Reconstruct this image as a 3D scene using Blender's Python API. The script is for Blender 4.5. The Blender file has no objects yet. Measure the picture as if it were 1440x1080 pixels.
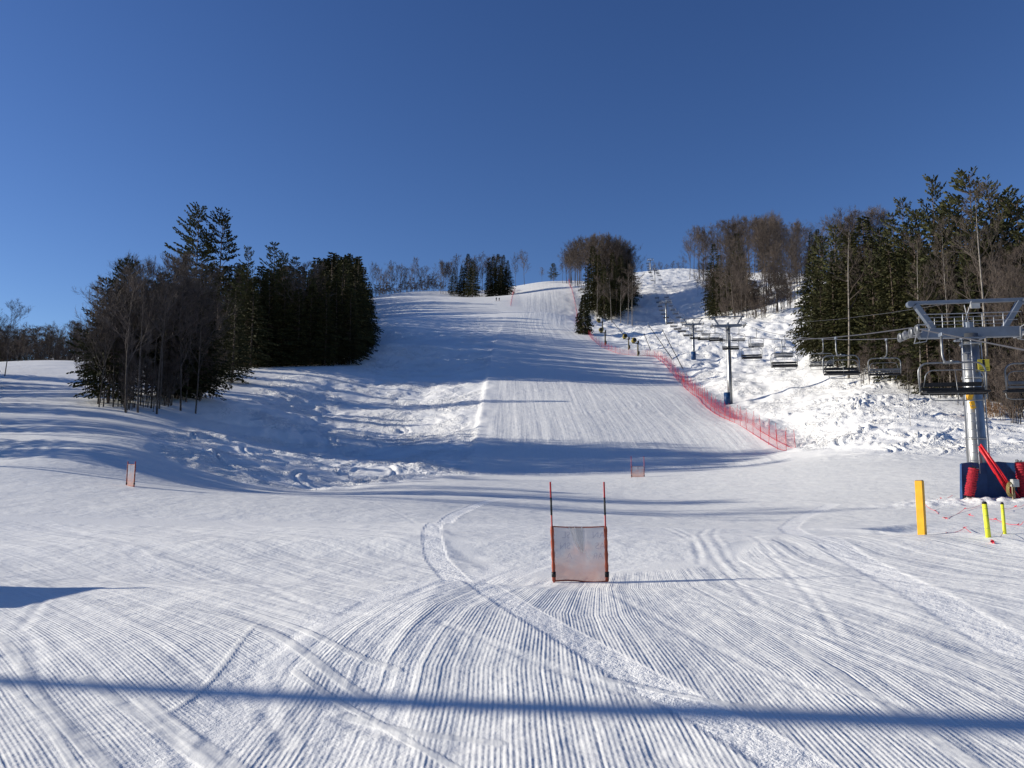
import bpy, math, random
import numpy as np
from mathutils import Vector, Matrix, Euler

C = bpy.context.scene.collection
R = math.radians
rnd = random.Random(7)

# ------------------------------------------------------------------ camera
F = 1040.0; PITCH = R(6.0); CAMZ = 1.73
cp, sp = math.cos(PITCH), math.sin(PITCH)
def ray(px, py):
    x = (px - 720) / F; y = (540 - py) / F
    v = (x, cp - y * sp, sp + y * cp)
    return v[0] / v[1], v[2] / v[1]          # X per metre of depth, Z per metre of depth
def P(px, py, d):
    a, b = ray(px, py)
    return (a * d, d, CAMZ + b * d)
cam_d = bpy.data.cameras.new('camera'); cam = bpy.data.objects.new('camera', cam_d); C.objects.link(cam)
cam_d.sensor_width = 36; cam_d.lens = F / 1440 * 36; cam_d.clip_end = 6000; cam_d.clip_start = .05
cam.location = (0, 0, CAMZ); cam.rotation_euler = (math.pi / 2 + PITCH, 0, 0)
bpy.context.scene.camera = cam

# ------------------------------------------------------------------ terrain shape
# (px, py, depth): where the ground shows in the photograph, and how far away it stands
CTL = [(100,1080,4.2),(720,1080,4.2),(1340,1080,4.2),(0,900,7.2),(720,900,7.2),(1440,900,7.2),(0,817,10.7),(815,817,10.7),(1440,817,10.9),
 (0,755,17),(400,755,17),(815,754,17),(1200,757,17),
 (184,684,30),(0,700,25),(0,640,38),(0,600,50),(0,560,70),(0,530,95),(60,507,125),(120,600,50),(120,640,37),(190,582,62),(190,620,44),(160,545,88),(290,560,76),(300,605,62),(300,645,47),(300,690,36),
 (430,690,43),(430,660,54),(430,620,68),(430,575,88),(430,540,110),(430,517,130),(350,518,125),(490,513,140),
 (600,684,45),(600,655,58),(600,620,72),(600,580,91),(600,540,115),(600,500,155),(540,480,165),(540,448,230),(600,450,235),(600,425,320),(560,412,400),(640,410,400),(650,435,300),
 (700,700,34),(700,676,50),(660,665,58),(800,716,28),(897,672,49),(800,658,61),(800,640,67),(800,600,80),(800,560,100),(800,520,140),(800,498,168),(770,470,205),(770,440,255),(765,412,345),(765,396,430),
 (720,404,420),(690,418,380),(800,405,370),
 (1040,562,102),(979,506,161),(940,463,287),(925,404,417),(919,381,508),(870,432,320),(850,458,240),(900,500,170),(1000,560,101),(1000,600,80),(950,640,66),(960,378,520),
 (1000,440,290),(1060,440,240),(1100,470,180),(1100,520,130),(1100,580,88),(1100,633,66),(1250,525,95),(1200,560,80),(1200,600,63),(1200,640,50),(1160,492,125),(1150,440,200),(1150,400,270),(1050,385,380),
 (1400,592,64),(1400,640,46),(1310,560,76),(1400,560,80),(1400,500,130),(1400,662,37),(1100,650,56),(1100,675,42),(1372,698,29),(1440,702,28),(1100,700,32),(1300,720,24),(1000,690,38),
 (-300,640,38),(-300,590,60),(-300,530,110),(-300,500,170),(-300,700,24),(1740,640,44),(1740,580,75),(1740,500,140),(1740,702,26)]
ctl = [P(*c) for c in CTL]
# beyond what shows: behind the ridges, behind the camera
ctl += [(-60,160,CAMZ+17.5),(-45,170,CAMZ+21),(-110,170,CAMZ+19),(-120,250,CAMZ+30),(-80,480,CAMZ+94),(0,500,CAMZ+108),(60,560,CAMZ+136),(120,580,CAMZ+138),
        (160,420,CAMZ+100),(220,300,CAMZ+70),(-200,400,CAMZ+62),(-60,700,CAMZ+90),(100,700,CAMZ+125),(0,900,CAMZ+80),(-400,300,CAMZ+30),(500,300,CAMZ+90),
        (0,-10,0),(-30,0,0.1),(30,0,-.2),(0,-80,-2),(-200,0,4),(200,0,4),(-300,-300,-10),(300,-300,-10),(-900,900,60),(900,900,90),(0,1600,20),(-1600,0,0),(1600,0,20),(0,-1600,-20)]
ctl = np.array(ctl, dtype=np.float64)
S_ = 100.0
def _k(r2):
    return 0.5 * r2 * np.log(r2 + 1e-9)
def _solve():
    p = ctl[:, :2] / S_; n = len(p)
    d2 = ((p[:, None, :] - p[None, :, :]) ** 2).sum(-1)
    A = np.zeros((n + 3, n + 3)); A[:n, :n] = _k(d2) + np.eye(n) * 2e-5
    A[:n, n] = 1; A[:n, n + 1:] = p; A[n, :n] = 1; A[n + 1:, :n] = p.T
    b = np.zeros(n + 3); b[:n] = ctl[:, 2]
    return p, np.linalg.solve(A, b)
_p, _w = _solve()
def base_h(X, Y):
    X = np.asarray(X, dtype=np.float64); Y = np.asarray(Y, dtype=np.float64)
    sh = X.shape; x = X.ravel() / S_; y = Y.ravel() / S_; out = np.empty(x.size)
    n = len(_p)
    for i in range(0, x.size, 40000):
        xs = x[i:i + 40000]; ys = y[i:i + 40000]
        r2 = (xs[:, None] - _p[None, :, 0]) ** 2 + (ys[:, None] - _p[None, :, 1]) ** 2
        out[i:i + 40000] = _k(r2) @ _w[:n] + _w[n] + _w[n + 1] * xs + _w[n + 2] * ys
    return out.reshape(sh)

_tab = np.random.RandomState(3).rand(256, 256)
def vnoise(x, y, s=0):
    xi = np.floor(x).astype(np.int64); yi = np.floor(y).astype(np.int64); fx = x - xi; fy = y - yi
    fx = fx * fx * (3 - 2 * fx); fy = fy * fy * (3 - 2 * fy)
    def t(a, b): return _tab[(a + s * 37) % 256, (b + s * 91 + (a // 256) * 17) % 256]
    return (t(xi, yi) * (1 - fx) + t(xi + 1, yi) * fx) * (1 - fy) + (t(xi, yi + 1) * (1 - fx) + t(xi + 1, yi + 1) * fx) * fy
def fbm(x, y, o=4, s=0):
    a = 0; k = 1; m = 0
    for i in range(o):
        a = a + k * (vnoise(x, y, s + i) - .5); m += k; k *= .5; x = x * 2.03 + 11.3; y = y * 2.03 + 5.7
    return a / m
def sstep(a, b, x):
    t = np.clip((x - a) / (b - a), 0, 1); return t * t * (3 - 2 * t)

# ski-run edges: (px, depth)
TL = [(640,54),(655,62),(668,75),(678,100),(690,160),(700,200),(716,270),(722,350),(728,430)]
TR = [(1130,56),(1110,64),(1060,78),(1000,97),(955,125),(935,160),(860,185),(815,225),(808,290),(800,380),(798,440)]
tl_y = [p[1] for p in TL]; tl_x = [(p[0] - 720) / F * p[1] for p in TL]
tr_y = [p[1] for p in TR]; tr_x = [(p[0] - 720) / F * p[1] for p in TR]

def inpoly(a, b, poly):
    r = np.zeros(a.shape, bool); n = len(poly)
    for i in range(n):
        x1, y1 = poly[i]; x2, y2 = poly[(i + 1) % n]
        if y1 == y2: continue
        c = ((y1 > b) != (y2 > b)) & (a < (x2 - x1) * (b - y1) / (y2 - y1) + x1)
        r ^= c
    return r
ROUGH_L = [(295,66),(200,50),(230,42),(330,40),(430,42),(560,46),(640,51),(660,58),(668,66),(678,90),(688,150),(698,215),(640,290),(560,290),(500,160),(490,126),(400,118),(320,84)]
ROUGH_R = [(1118,64),(1070,77),(1008,98),(965,125),(945,165),(870,190),(825,225),(812,300),(820,520),(1010,560),(1190,300),(1210,150),(1290,95),(1440,72),(1700,60),(1700,44),(1440,45.5),(1200,49),(1140,58)]

def plane_pt(px, py):
    a, b = ray(px, py); d = 3.0 * (60 / 3.0) ** np.linspace(0, 1, 1500)
    i = np.where(base_h(a * d, d) > CAMZ + b * d)[0]; d = float(d[i[0]]) if len(i) else 60.0
    return (a * d, d)
def dist_poly(X, Y, pts):
    D = np.full(X.shape, 1e9)
    for (x1, y1), (x2, y2) in zip(pts[:-1], pts[1:]):
        dx, dy = x2 - x1, y2 - y1; L = dx * dx + dy * dy
        t = np.clip(((X - x1) * dx + (Y - y1) * dy) / L, 0, 1)
        D = np.minimum(D, np.hypot(X - x1 - t * dx, Y - y1 - t * dy))
    return D
def smooth_line(pts, n=6):
    out = []; q = [pts[0]] + pts + [pts[-1]]
    for i in range(1, len(q) - 2):
        p0, p1, p2, p3 = q[i - 1], q[i], q[i + 1], q[i + 2]
        for k in range(n):
            t = k / n
            out.append(tuple(.5 * ((2 * p1[j]) + (-p0[j] + p2[j]) * t + (2 * p0[j] - 5 * p1[j] + 4 * p2[j] - p3[j]) * t * t + (-p0[j] + 3 * p1[j] - 3 * p2[j] + p3[j]) * t ** 3) for j in range(len(p1))))
    out.append(tuple(pts[-1])); return out

# foreground ski and sled tracks, given where they show on the flat run-out
def trk(*pp): return smooth_line([plane_pt(*p) for p in pp], 5)
WIDE = [(1, .19, trk((735,700),(690,706),(648,724),(615,748),(608,776),(640,812),(700,855),(780,900),(880,950),(1000,1012),(1130,1085))),
        (.45, .20, trk((470,1090),(486,1000),(520,930),(590,868),(660,830),(760,795),(860,765))),
        (.4, .12, trk((560,1090),(548,1010),(575,940),(640,880),(720,838),(800,812),(900,800))),
        (.8, .26, trk((1170,704),(1120,722),(1112,748),(1180,790),(1290,850),(1440,925))),
        (.3, .16, trk((60,735),(150,762),(230,800))), (.3, .15, trk((320,735),(420,762),(500,772)))]
SMEAR = [(.05, trk((120,960),(210,1015),(310,1085))), (.07, trk((200,985),(270,1040),(345,1090))), (.035, trk((415,955),(520,1010),(650,1085))), (.05, trk((480,1005),(580,1030),(700,1045))),
    (.05, trk((0,905),(60,985),(160,1085))), (.04, trk((330,870),(470,930),(560,955))), (.03, trk((0,960),(60,1010),(110,1085))), (.05, trk((850,960),(1000,990),(1180,1010))), (.05, trk((1150,870),(1290,905),(1440,965))),
    (.06, trk((1100,900),(1250,1000),(1380,1085))), (.03, trk((240,1000),(300,960),(360,900))), (.05, trk((130,860),(300,880),(520,985)))]
THIN = [trk((860,730),(930,748),(970,775),(985,800)), trk((905,732),(960,755),(985,792)), trk((1000,740),(985,765),(1010,800),(1070,860)),
        trk((1015,738),(1003,765),(1040,812)), trk((485,705),(540,722),(600,745),(625,770)), trk((595,703),(650,712),(700,715)),
        trk((360,830),(450,880),(560,895)), trk((240,1030),(275,1090)), trk((355,960),(400,1050)), trk((0,880),(40,905),(55,960)), trk((28,895),(60,850)),
        trk((1440,1000),(1250,930),(1080,880),(960,850)), trk((1440,1060),(1230,985),(1100,960),(930,880),(860,840)), trk((700,760),(820,735),(900,735)),
        trk((1060,770),(1120,830),(1180,900)), trk((960,1000),(800,955),(620,905)), trk((480,1010),(560,1040),(650,1055)), trk((300,700),(500,712),(780,700),(830,676))]

def ground(X, Y, full=True):
    """height, and for the snow surface: groomer coordinates u, v, ridge height, grain"""
    H = base_h(X, Y)
    D = np.maximum(Y, .5)
    px = 720 + F * X / D
    front = Y > 2
    u = X.copy(); v = Y.copy()
    r = np.hypot(X, Y)
    # slow swells of the run-out
    near = sstep(75, 35, r)
    H = H + near * sstep(0, 8, r) * (.10 * fbm(X / 9 + 3, Y / 7, 2, 5))
    # bright left-facing flanks and duller right-facing ones
    ramp = np.interp(X, [-16, -11, -2.0, 5, 12], [0, 0, .24, .08, 0])
    H = H + ramp * sstep(12.6, 14.2, Y + .12 * X) * sstep(20.5, 17.5, Y) + np.interp(X, [-9, -6.2, -.9, .8, 2.5], [0, 0, .20, .06, 0]) * sstep(5.2, 7.0, Y) * sstep(10.6, 9.4, Y + .1 * X)
    H = H - .10 * np.exp(-((X + 4.5) / 4.0) ** 2 - ((Y - 11.3 + .18 * (X + 4)) / 1.1) ** 2) * near
    H = H + np.interp(X, [0, 1.5, 8.0, 12], [0, 0, .28, .28]) * sstep(6.0, 9, Y) * sstep(17.5, 13.5, Y)
    # far half of the run-out tips gently away from the sun
    tilt = sstep(18, 24, Y) * sstep(56, 46, Y) * sstep(30, 20, np.abs(X))
    H = H - tilt * .06 * X * np.exp(-(X / 10) ** 2)
    # terrace edge beside the lift
    ex = np.interp(Y, [4, 8, 11, 14, 17.3, 19, 22], [8.6, 8.5, 8.55, 8.9, 9.0, 8.0, 12.0])
    lip = sstep(-.2, .9, X - ex) * sstep(23, 19, Y)
    H = H - .24 * lip + .06 * np.exp(-((X - ex + .25) / .35) ** 2) * sstep(20, 18, Y) * sstep(2, 4, Y)
    off = lip.copy()
    mR = np.where(front & inpoly(px, D, ROUGH_R), 1.0, 0.0); mL = np.where(front & inpoly(px, D, ROUGH_L), 1.0, 0.0)
    if full:
        def blur(m, k=6):
            for ax in (0, 1):
                c = np.cumsum(np.pad(m, [(k + 1, k) if a == ax else (0, 0) for a in (0, 1)], mode='edge'), axis=ax)
                m = (np.take(c, np.arange(2 * k + 1, c.shape[ax]), axis=ax) - np.take(c, np.arange(0, c.shape[ax] - 2 * k - 1), axis=ax)) / (2 * k + 1)
            return m
        mR = blur(mR, 12); mL = blur(mL, 9)
    wx = X + 2.2 * fbm(X / 5, Y / 5, 2, 20); wy = Y + 2.2 * fbm(X / 5 + 9, Y / 5, 2, 23)
    rid = 1 - 2 * np.abs(fbm(wx / 2.2, wy / 3.2, 3, 30)) * 2
    mog = fbm(wx / 3.4, wy / 4.6, 3, 40)
    big = fbm(X / 14, Y / 16, 3, 50)
    farR = sstep(70, 170, D)
    fine = fbm(wx / 1.3, wy / 1.7, 3, 80)
    H = H + mR * (big * 1.3 + mog * (.55 + 1.1 * farR) + fine * (.20 + .8 * farR) + .10 * rid)
    fadeL = sstep(230, 110, D)
    H = H + mL * (big * 1.1 * fadeL + mog * (.22 + .22 * fadeL) + fine * (.10 + .22 * fadeL) + .07 * rid * (.4 + fadeL))
    # soft natural swells everywhere uphill
    H = H + sstep(60, 120, r) * (1 - np.maximum(mR, mL)) * .5 * fbm(X / 22, Y / 18, 3, 60)
    xl = np.interp(Y, tl_y, tl_x); xr = np.interp(Y, tr_y, tr_x)
    run = (Y > 55) & (X > xl) & (X < xr) & (Y < 470)
    # groomed run sits a little proud of its shoulders
    H = H - sstep(58, 72, Y) * sstep(480, 420, Y) * (.55 * np.exp(-((X - xr - 3.0) / 2.2) ** 2) * sstep(170, 120, Y)) - sstep(58, 72, Y) * sstep(260, 180, Y) * (.12 * np.clip(xl - X, 0, 9) + .28 * sstep(-.3, .5, xl - X)) * sstep(30, 16, xl - X)
    if not full: return H
    amp = np.zeros_like(H); grain = np.full(H.shape, .35)
    # three families of groomer passes
    g = np.interp(Y, [0, 4, 6, 8, 10, 12, 14, 18], [.0, .1, .1, .22, .6, 1.05, 1.5, 2.6]); s = np.interp(Y, [0, 4, 6, 8, 10, 12, 14, 18], [1.1, 1.2, 1.28, 1.14, .9, .8, .74, .7])
    k5 = np.ones(25) / 25.0
    a = (X - g) / s
    ub = .74 * X + .67 * Y + .012 * (X + 3) ** 2
    uc = Y + .05 * X + .004 * X * X
    top = np.interp(X, [-12, -1, .5, 3.2, 5.5, 9, 14], [18, 11.5, 11.4, 12.0, 15.5, 18.5, 19])
    A = (a > -1.55) & (Y < top); B = (~A) & (a <= -1.55) & (Y < 19 - .1 * X) & (X < -.35 * (Y - 11))
    Cc = (~A) & (~B) & (Y <= 56)
    u = np.where(A, a, np.where(B, ub, uc)); v = np.where(A, Y, np.where(B, -.67 * X + .74 * Y, X))
    left_run = (Y > 28) & (px < 260) & (mL < .5)
    amp = np.where(A | B, 1.0, .45)
    strip = run | ((Y > 56) & (mR < .5) & (mL < .5))
    uu = (X - xl) / np.maximum(xr - xl, 5) * 32
    u = np.where(run, uu, u); v = np.where(run, Y, v)
    Dz = inpoly(px, D, [(262, 5.15), (330, 5.3), (440, 4.1), (430, 3.6), (150, 3.6), (205, 4.3)]) & front & ~A
    Dz = Dz & False
    # seams between families: no ridges within a hand's width
    amp = np.where(np.abs(a + 1.55) < .06, 0, amp) * sstep(.0, .12, np.abs(Y - top) + (X < -2.2) * 1.0)
    amp = amp * (1 - off) * (1 - mR) * (1 - mL) * sstep(17, 5, r) + 0 * H
    swath = np.exp(-((a + 1.62) / .30) ** 2) * (Y < 12.5) * sstep(3, 4, Y); amp = amp * (1 - .85 * swath)
    runm = np.where(run, 1.0, 0.0)
    grain = .35 + .5 * np.maximum(mR, mL) + .25 * off + .35 * swath - .22 * sstep(19, 24, Y) * sstep(58, 48, Y)  # last term also greys the run-out's colour, standing in for slope shade
    nr = r < 60
    Hs = H
    for st_, w, pts in WIDE:
        d = np.full(H.shape, 9.0); d[nr] = dist_poly(X[nr], Y[nr], pts)
        ins = st_ * sstep(w * 1.15, w * .8, d); amp = amp * (1 - .97 * ins); grain = grain + (.9 if st_ == 1 else .5) * ins
        Hs = Hs + (.009 if st_ == 1 else -.003) * ins + (.0035 if st_ == 1 else .0006) * np.exp(-((d - w * 1.2) / (.3 * w)) ** 2)
    for w, pts in SMEAR:
        d = np.full(H.shape, 9.0); d[nr] = dist_poly(X[nr], Y[nr], pts)
        ins = sstep(w * 1.3, w * .6, d); amp = amp * (1 - .9 * ins); grain = grain * (1 - .6 * ins)
    for pts in THIN:
        d = np.full(H.shape, 9.0); d[nr] = dist_poly(X[nr], Y[nr], pts)
        Hs = Hs - .005 * np.exp(-(d / .045) ** 2) + .003 * np.exp(-((d - .10) / .04) ** 2); amp = amp * (1 - .6 * np.exp(-(d / .07) ** 2))
    H = Hs
    # skied arcs and loose lumps on the rough slopes
    rr = random.Random(5)
    for k in range(150):
        if k < 105: qx = rr.uniform(1090, 1460); qd = rr.uniform(50, 92); rad = rr.uniform(2, 7)
        elif k < 140: qx = rr.uniform(300, 660); qd = rr.uniform(47, 85); rad = rr.uniform(2, 8)
        else: qx = rr.uniform(690, 900); qd = rr.uniform(62, 150); rad = rr.uniform(6, 14)
        cx = (qx - 720) / F * qd; a0 = rr.uniform(0, 6.28); span = rr.uniform(.5, 1.4); wd = rr.uniform(.12, .28)
        box = (np.abs(X - cx) < rad + 1.5) & (np.abs(Y - qd) < rad + 1.5)
        if not box.any(): continue
        dx = X[box] - cx; dy = Y[box] - qd; d = np.abs(np.hypot(dx, dy) - rad); th = np.cos(np.arctan2(dy, dx) - a0)
        win = sstep(math.cos(span), math.cos(span) + .12, th); am = (.19 if k < 105 else .11 if k < 140 else .05)
        if k < 140: am = am * (mR if k < 105 else mL)[box]
        H[box] += win * am * (np.exp(-((d - wd) / wd) ** 2) - 1.1 * np.exp(-(d / (wd * .8)) ** 2))
    # crumbs of snow near the lift pad and footprints in the foreground
    for (qx, qy) in [(540,968),(605,992),(680,1000),(710,1008),(808,1045),(925,1060),(960,1072)]:
        x0, y0 = plane_pt(qx, qy); e = ((X - x0) / .07) ** 2 + ((Y - y0) / .10) ** 2
        H = H - .010 * np.exp(-e * (1 + fbm(X * 9, Y * 9, 2, 3)))
    pad = np.exp(-((X - 17.2) / 3.0) ** 2 - ((Y - 27.6) / 1.2) ** 2)
    H = H + pad * (.16 * np.abs(fbm(X * 2.2, Y * 2.2, 3, 70)) * 3)
    grain = grain + pad
    zid = np.where(run, 9, np.where(A, 1, np.where(Dz, 7, np.where(B, 2, np.where(Cc, 3, 4))))) + 10 * (strip & ~run)
    e = np.zeros(H.shape, bool); e[1:] |= zid[1:] != zid[:-1]; e[:-1] |= zid[1:] != zid[:-1]; e[:, 1:] |= zid[:, 1:] != zid[:, :-1]; e[:, :-1] |= zid[:, 1:] != zid[:, :-1]
    for _ in range(4):
        f = e.copy(); f[1:] |= e[:-1]; f[:-1] |= e[1:]; f[:, 1:] |= e[:, :-1]; f[:, :-1] |= e[:, 1:]; e = f
    gate_ = blur(1.0 - e, 2)
    return H, u, v, amp * gate_, grain, gate_

_hc = {}
def gz(x, y):
    k = (round(x, 2), round(y, 2))
    if k not in _hc: _hc[k] = float(ground(np.array([[float(x)]]), np.array([[float(y)]]), False)[0, 0])
    return _hc[k]
def hit(px, py, dmin=3.0, dmax=700.0):
    a, b = ray(px, py)
    d = dmin * (dmax / dmin) ** np.linspace(0, 1, 900)
    h = ground((a * d)[None], d[None], False)[0] - (CAMZ + b * d)
    i = np.where(h > 0)[0]
    dd = d[i[0]] if len(i) else dmax
    x, y = a * dd, dd
    return Vector((x, y, gz(x, y)))
def topz(py, d, px=720): return CAMZ + ray(px, py)[1] * d

# ------------------------------------------------------------------ materials
def mat(name, col, rough=.6, metal=0, var=0, scale=8, col2=None, spec=.3, bump=0, bscale=40):
    m = bpy.data.materials.new(name); m.use_nodes = True; nt = m.node_tree; b = nt.nodes['Principled BSDF']
    b.inputs['Roughness'].default_value = rough; b.inputs['Metallic'].default_value = metal; b.inputs['Specular IOR Level'].default_value = spec
    tc = nt.nodes.new('ShaderNodeTexCoord')
    n = nt.nodes.new('ShaderNodeTexNoise'); n.inputs['Scale'].default_value = scale; n.inputs['Detail'].default_value = 4
    nt.links.new(tc.outputs['Object'], n.inputs['Vector'])
    mx = nt.nodes.new('ShaderNodeMix'); mx.data_type = 'RGBA'
    c2 = col2 or tuple(c * (1 - var) for c in col)
    mx.inputs['A'].default_value = (*col, 1); mx.inputs['B'].default_value = (*c2, 1)
    rp = nt.nodes.new('ShaderNodeMapRange'); rp.inputs['From Min'].default_value = .35; rp.inputs['From Max'].default_value = .65
    nt.links.new(n.outputs['Fac'], rp.inputs['Value']); nt.links.new(rp.outputs['Result'], mx.inputs['Factor'])
    nt.links.new(mx.outputs['Result'], b.inputs['Base Color'])
    if bump:
        n2 = nt.nodes.new('ShaderNodeTexNoise'); n2.inputs['Scale'].default_value = bscale; nt.links.new(tc.outputs['Object'], n2.inputs['Vector'])
        bp = nt.nodes.new('ShaderNodeBump'); bp.inputs['Distance'].default_value = bump; nt.links.new(n2.outputs['Fac'], bp.inputs['Height']); nt.links.new(bp.outputs['Normal'], b.inputs['Normal'])
    return m

def foliage_mat(name, ca, cb):
    m = mat(name, ca, .75, 0, 0, 1.3, cb, .15); nt = m.node_tree; b = nt.nodes['Principled BSDF']
    oi = nt.nodes.new('ShaderNodeObjectInfo'); hs = nt.nodes.new('ShaderNodeHueSaturation')
    mr = nt.nodes.new('ShaderNodeMapRange'); mr.inputs['To Min'].default_value = .65; mr.inputs['To Max'].default_value = 1.35
    src = b.inputs['Base Color'].links[0].from_socket
    nt.links.new(oi.outputs['Random'], mr.inputs['Value']); nt.links.new(mr.outputs['Result'], hs.inputs['Value']); nt.links.new(src, hs.inputs['Color']); nt.links.new(hs.outputs['Color'], b.inputs['Base Color'])
    return m
M = {}
M['pine'] = foliage_mat('pine_needles', (.080, .078, .030), (.036, .044, .020))
M['hemlock'] = foliage_mat('hemlock_needles', (.066, .062, .022), (.026, .032, .014))
M['bark'] = foliage_mat('grey_bark', (.10, .083, .07), (.05, .04, .034))
M['twig'] = foliage_mat('brown_twigs', (.125, .10, .082), (.07, .055, .048))
M['birch'] = mat('pale_bark', (.27, .245, .215), .8, 0, .5, 3)
M['pinebark'] = mat('pine_bark', (.14, .105, .085), .85, 0, .45, 4)
M['steel'] = mat('galvanised_steel', (.30, .31, .315), .36, .8, .25, 2.5, bump=.001)
M['arm'] = mat('grey_painted_steel', (.17, .20, .25), .45, .3, .2, 3)
M['rail'] = mat('thin_galvanised_rail', (.36, .37, .39), .45, .6, .2, 6)
M['black'] = mat('black_vinyl', (.012, .012, .014), .5, 0, .3, 5)
M['frame'] = mat('chair_tube_steel', (.24, .25, .26), .42, .7, .25, 6)
M['rubber'] = mat('sheave_rubber', (.05, .05, .05), .6, 0, .3, 8)
M['rope'] = mat('steel_rope', (.10, .10, .11), .5, .5, .2, 8)
M['bluepad'] = mat('blue_vinyl_pad', (.014, .060, .18), .45, 0, .35, 2.5, bump=.01, bscale=5)
M['net'] = mat('red_net_roll', (.42, .018, .035), .6, 0, .45, 12, bump=.01, bscale=60)
M['redpole'] = mat('red_plastic_pole', (.62, .02, .03), .35, 0, .2, 6)
M['orange'] = mat('faded_orange_sleeve', (.36, .075, .035), .6, 0, .35, 6, bump=.003)
M['flagred'] = mat('red_flagging', (.80, .03, .06), .5, 0, .2, 9)
M['yellow'] = mat('yellow_painted_wood', (.78, .40, .02), .55, 0, .16, 5, bump=.002, bscale=30)
M['lime'] = mat('lime_yellow_pad', (.70, .72, .05), .5, 0, .12, 6)
M['box'] = mat('grey_enamel_box', (.45, .45, .43), .4, 0, .15, 6)
M['wood'] = mat('weathered_post', (.30, .24, .16), .8, 0, .4, 6)
M['signy'] = mat('yellow_sign_sheet', (.62, .50, .05), .5, 0, .12, 8)
M['gun'] = mat('snow_gun_yellow', (.30, .24, .04), .5, .1, .5, 4)
M['gunpole'] = mat('snow_gun_pole', (.10, .085, .04), .6, .2, .5, 2)
M['cloth'] = mat('dark_ski_suit', (.02, .02, .03), .8, 0, .4, 3)
M['weed'] = mat('dry_weed', (.22, .13, .07), .9, 0, .4, 5)
M['ink'] = mat('faded_print', (.24, .26, .38), .8, 0, .3, 9)
M['hose'] = mat('faded_hose', (.35, .28, .10), .6, 0, .4, 9)
M['skin'] = mat('skin', (.5, .3, .22), .6)

def net_mat(name, col, cell, w, alpha_bg=0.0):
    m = bpy.data.materials.new(name); m.use_nodes = True; nt = m.node_tree; b = nt.nodes['Principled BSDF']; out = nt.nodes['Material Output']
    b.inputs['Base Color'].default_value = (*col, 1); b.inputs['Roughness'].default_value = .6
    uv = nt.nodes.new('ShaderNodeUVMap'); sx = nt.nodes.new('ShaderNodeSeparateXYZ'); nt.links.new(uv.outputs['UV'], sx.inputs[0])
    def mth(op, a, bb=None):
        n = nt.nodes.new('ShaderNodeMath'); n.operation = op
        for i, q in enumerate((a, bb)):
            if q is None: continue
            if isinstance(q, (int, float)): n.inputs[i].default_value = q
            else: nt.links.new(q, n.inputs[i])
        return n.outputs[0]
    s = mth('ADD', sx.outputs[0], sx.outputs[1]); d = mth('SUBTRACT', sx.outputs[0], sx.outputs[1])
    f1 = mth('LESS_THAN', mth('FRACT', mth('DIVIDE', s, cell)), w); f2 = mth('LESS_THAN', mth('FRACT', mth('DIVIDE', mth('ADD', d, 1000), cell)), w)
    band = mth('GREATER_THAN', mth('ABSOLUTE', mth('SUBTRACT', sx.outputs[1], .9)), .84)
    fac = mth('MAXIMUM', mth('MAXIMUM', f1, f2), band)
    tr = nt.nodes.new('ShaderNodeBsdfTransparent'); mix = nt.nodes.new('ShaderNodeMixShader')
    tl = nt.nodes.new('ShaderNodeBsdfTranslucent'); tl.inputs['Color'].default_value = (*col, 1); m2 = nt.nodes.new('ShaderNodeMixShader'); m2.inputs[0].default_value = .45
    nt.links.new(b.outputs[0], m2.inputs[1]); nt.links.new(tl.outputs[0], m2.inputs[2])
    nt.links.new(fac, mix.inputs[0]); nt.links.new(tr.outputs[0], mix.inputs[1]); nt.links.new(m2.outputs[0], mix.inputs[2]); nt.links.new(mix.outputs[0], out.inputs['Surface'])
    return m
M['bnet'] = net_mat('red_safety_net', (.60, .06, .075), .16, .075)

def panel_mat():
    m = bpy.data.materials.new('thin_gate_cloth'); m.use_nodes = True; nt = m.node_tree; b = nt.nodes['Principled BSDF']; out = nt.nodes['Material Output']
    tc = nt.nodes.new('ShaderNodeTexCoord'); n = nt.nodes.new('ShaderNodeTexNoise'); n.inputs['Scale'].default_value = 3.2; n.inputs['Detail'].default_value = 3
    nt.links.new(tc.outputs['Object'], n.inputs['Vector'])
    sx = nt.nodes.new('ShaderNodeSeparateXYZ'); nt.links.new(tc.outputs['Object'], sx.inputs[0])
    ad = nt.nodes.new('ShaderNodeMath'); ad.operation = 'MULTIPLY_ADD'; ad.inputs[1].default_value = .9; nt.links.new(sx.outputs[2], ad.inputs[0]); nt.links.new(n.outputs['Fac'], ad.inputs[2])
    cr = nt.nodes.new('ShaderNodeValToRGB'); cr.color_ramp.elements[0].position = .55; cr.color_ramp.elements[0].color = (.62, .30, .22, 1); cr.color_ramp.elements[1].position = 1.0; cr.color_ramp.elements[1].color = (.42, .42, .47, 1)
    nt.links.new(ad.outputs[0], cr.inputs[0]); nt.links.new(cr.outputs[0], b.inputs['Base Color']); b.inputs['Roughness'].default_value = .6
    tl = nt.nodes.new('ShaderNodeBsdfTranslucent'); nt.links.new(cr.outputs[0], tl.inputs['Color'])
    a = nt.nodes.new('ShaderNodeMixShader'); a.inputs[0].default_value = .5; nt.links.new(b.outputs[0], a.inputs[1]); nt.links.new(tl.outputs[0], a.inputs[2])
    tr = nt.nodes.new('ShaderNodeBsdfTransparent'); c = nt.nodes.new('ShaderNodeMixShader'); c.inputs[0].default_value = .72
    nt.links.new(tr.outputs[0], c.inputs[1]); nt.links.new(a.outputs[0], c.inputs[2]); nt.links.new(c.outputs[0], out.inputs['Surface'])
    return m
M['panel'] = panel_mat()
def crease_highlight_mat():
    m = mat('crease_highlight_paint', (.72, .70, .66), .6); return m  # pale colour painted as the highlight along the cloth folds
M['crease'] = crease_highlight_mat()

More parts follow.
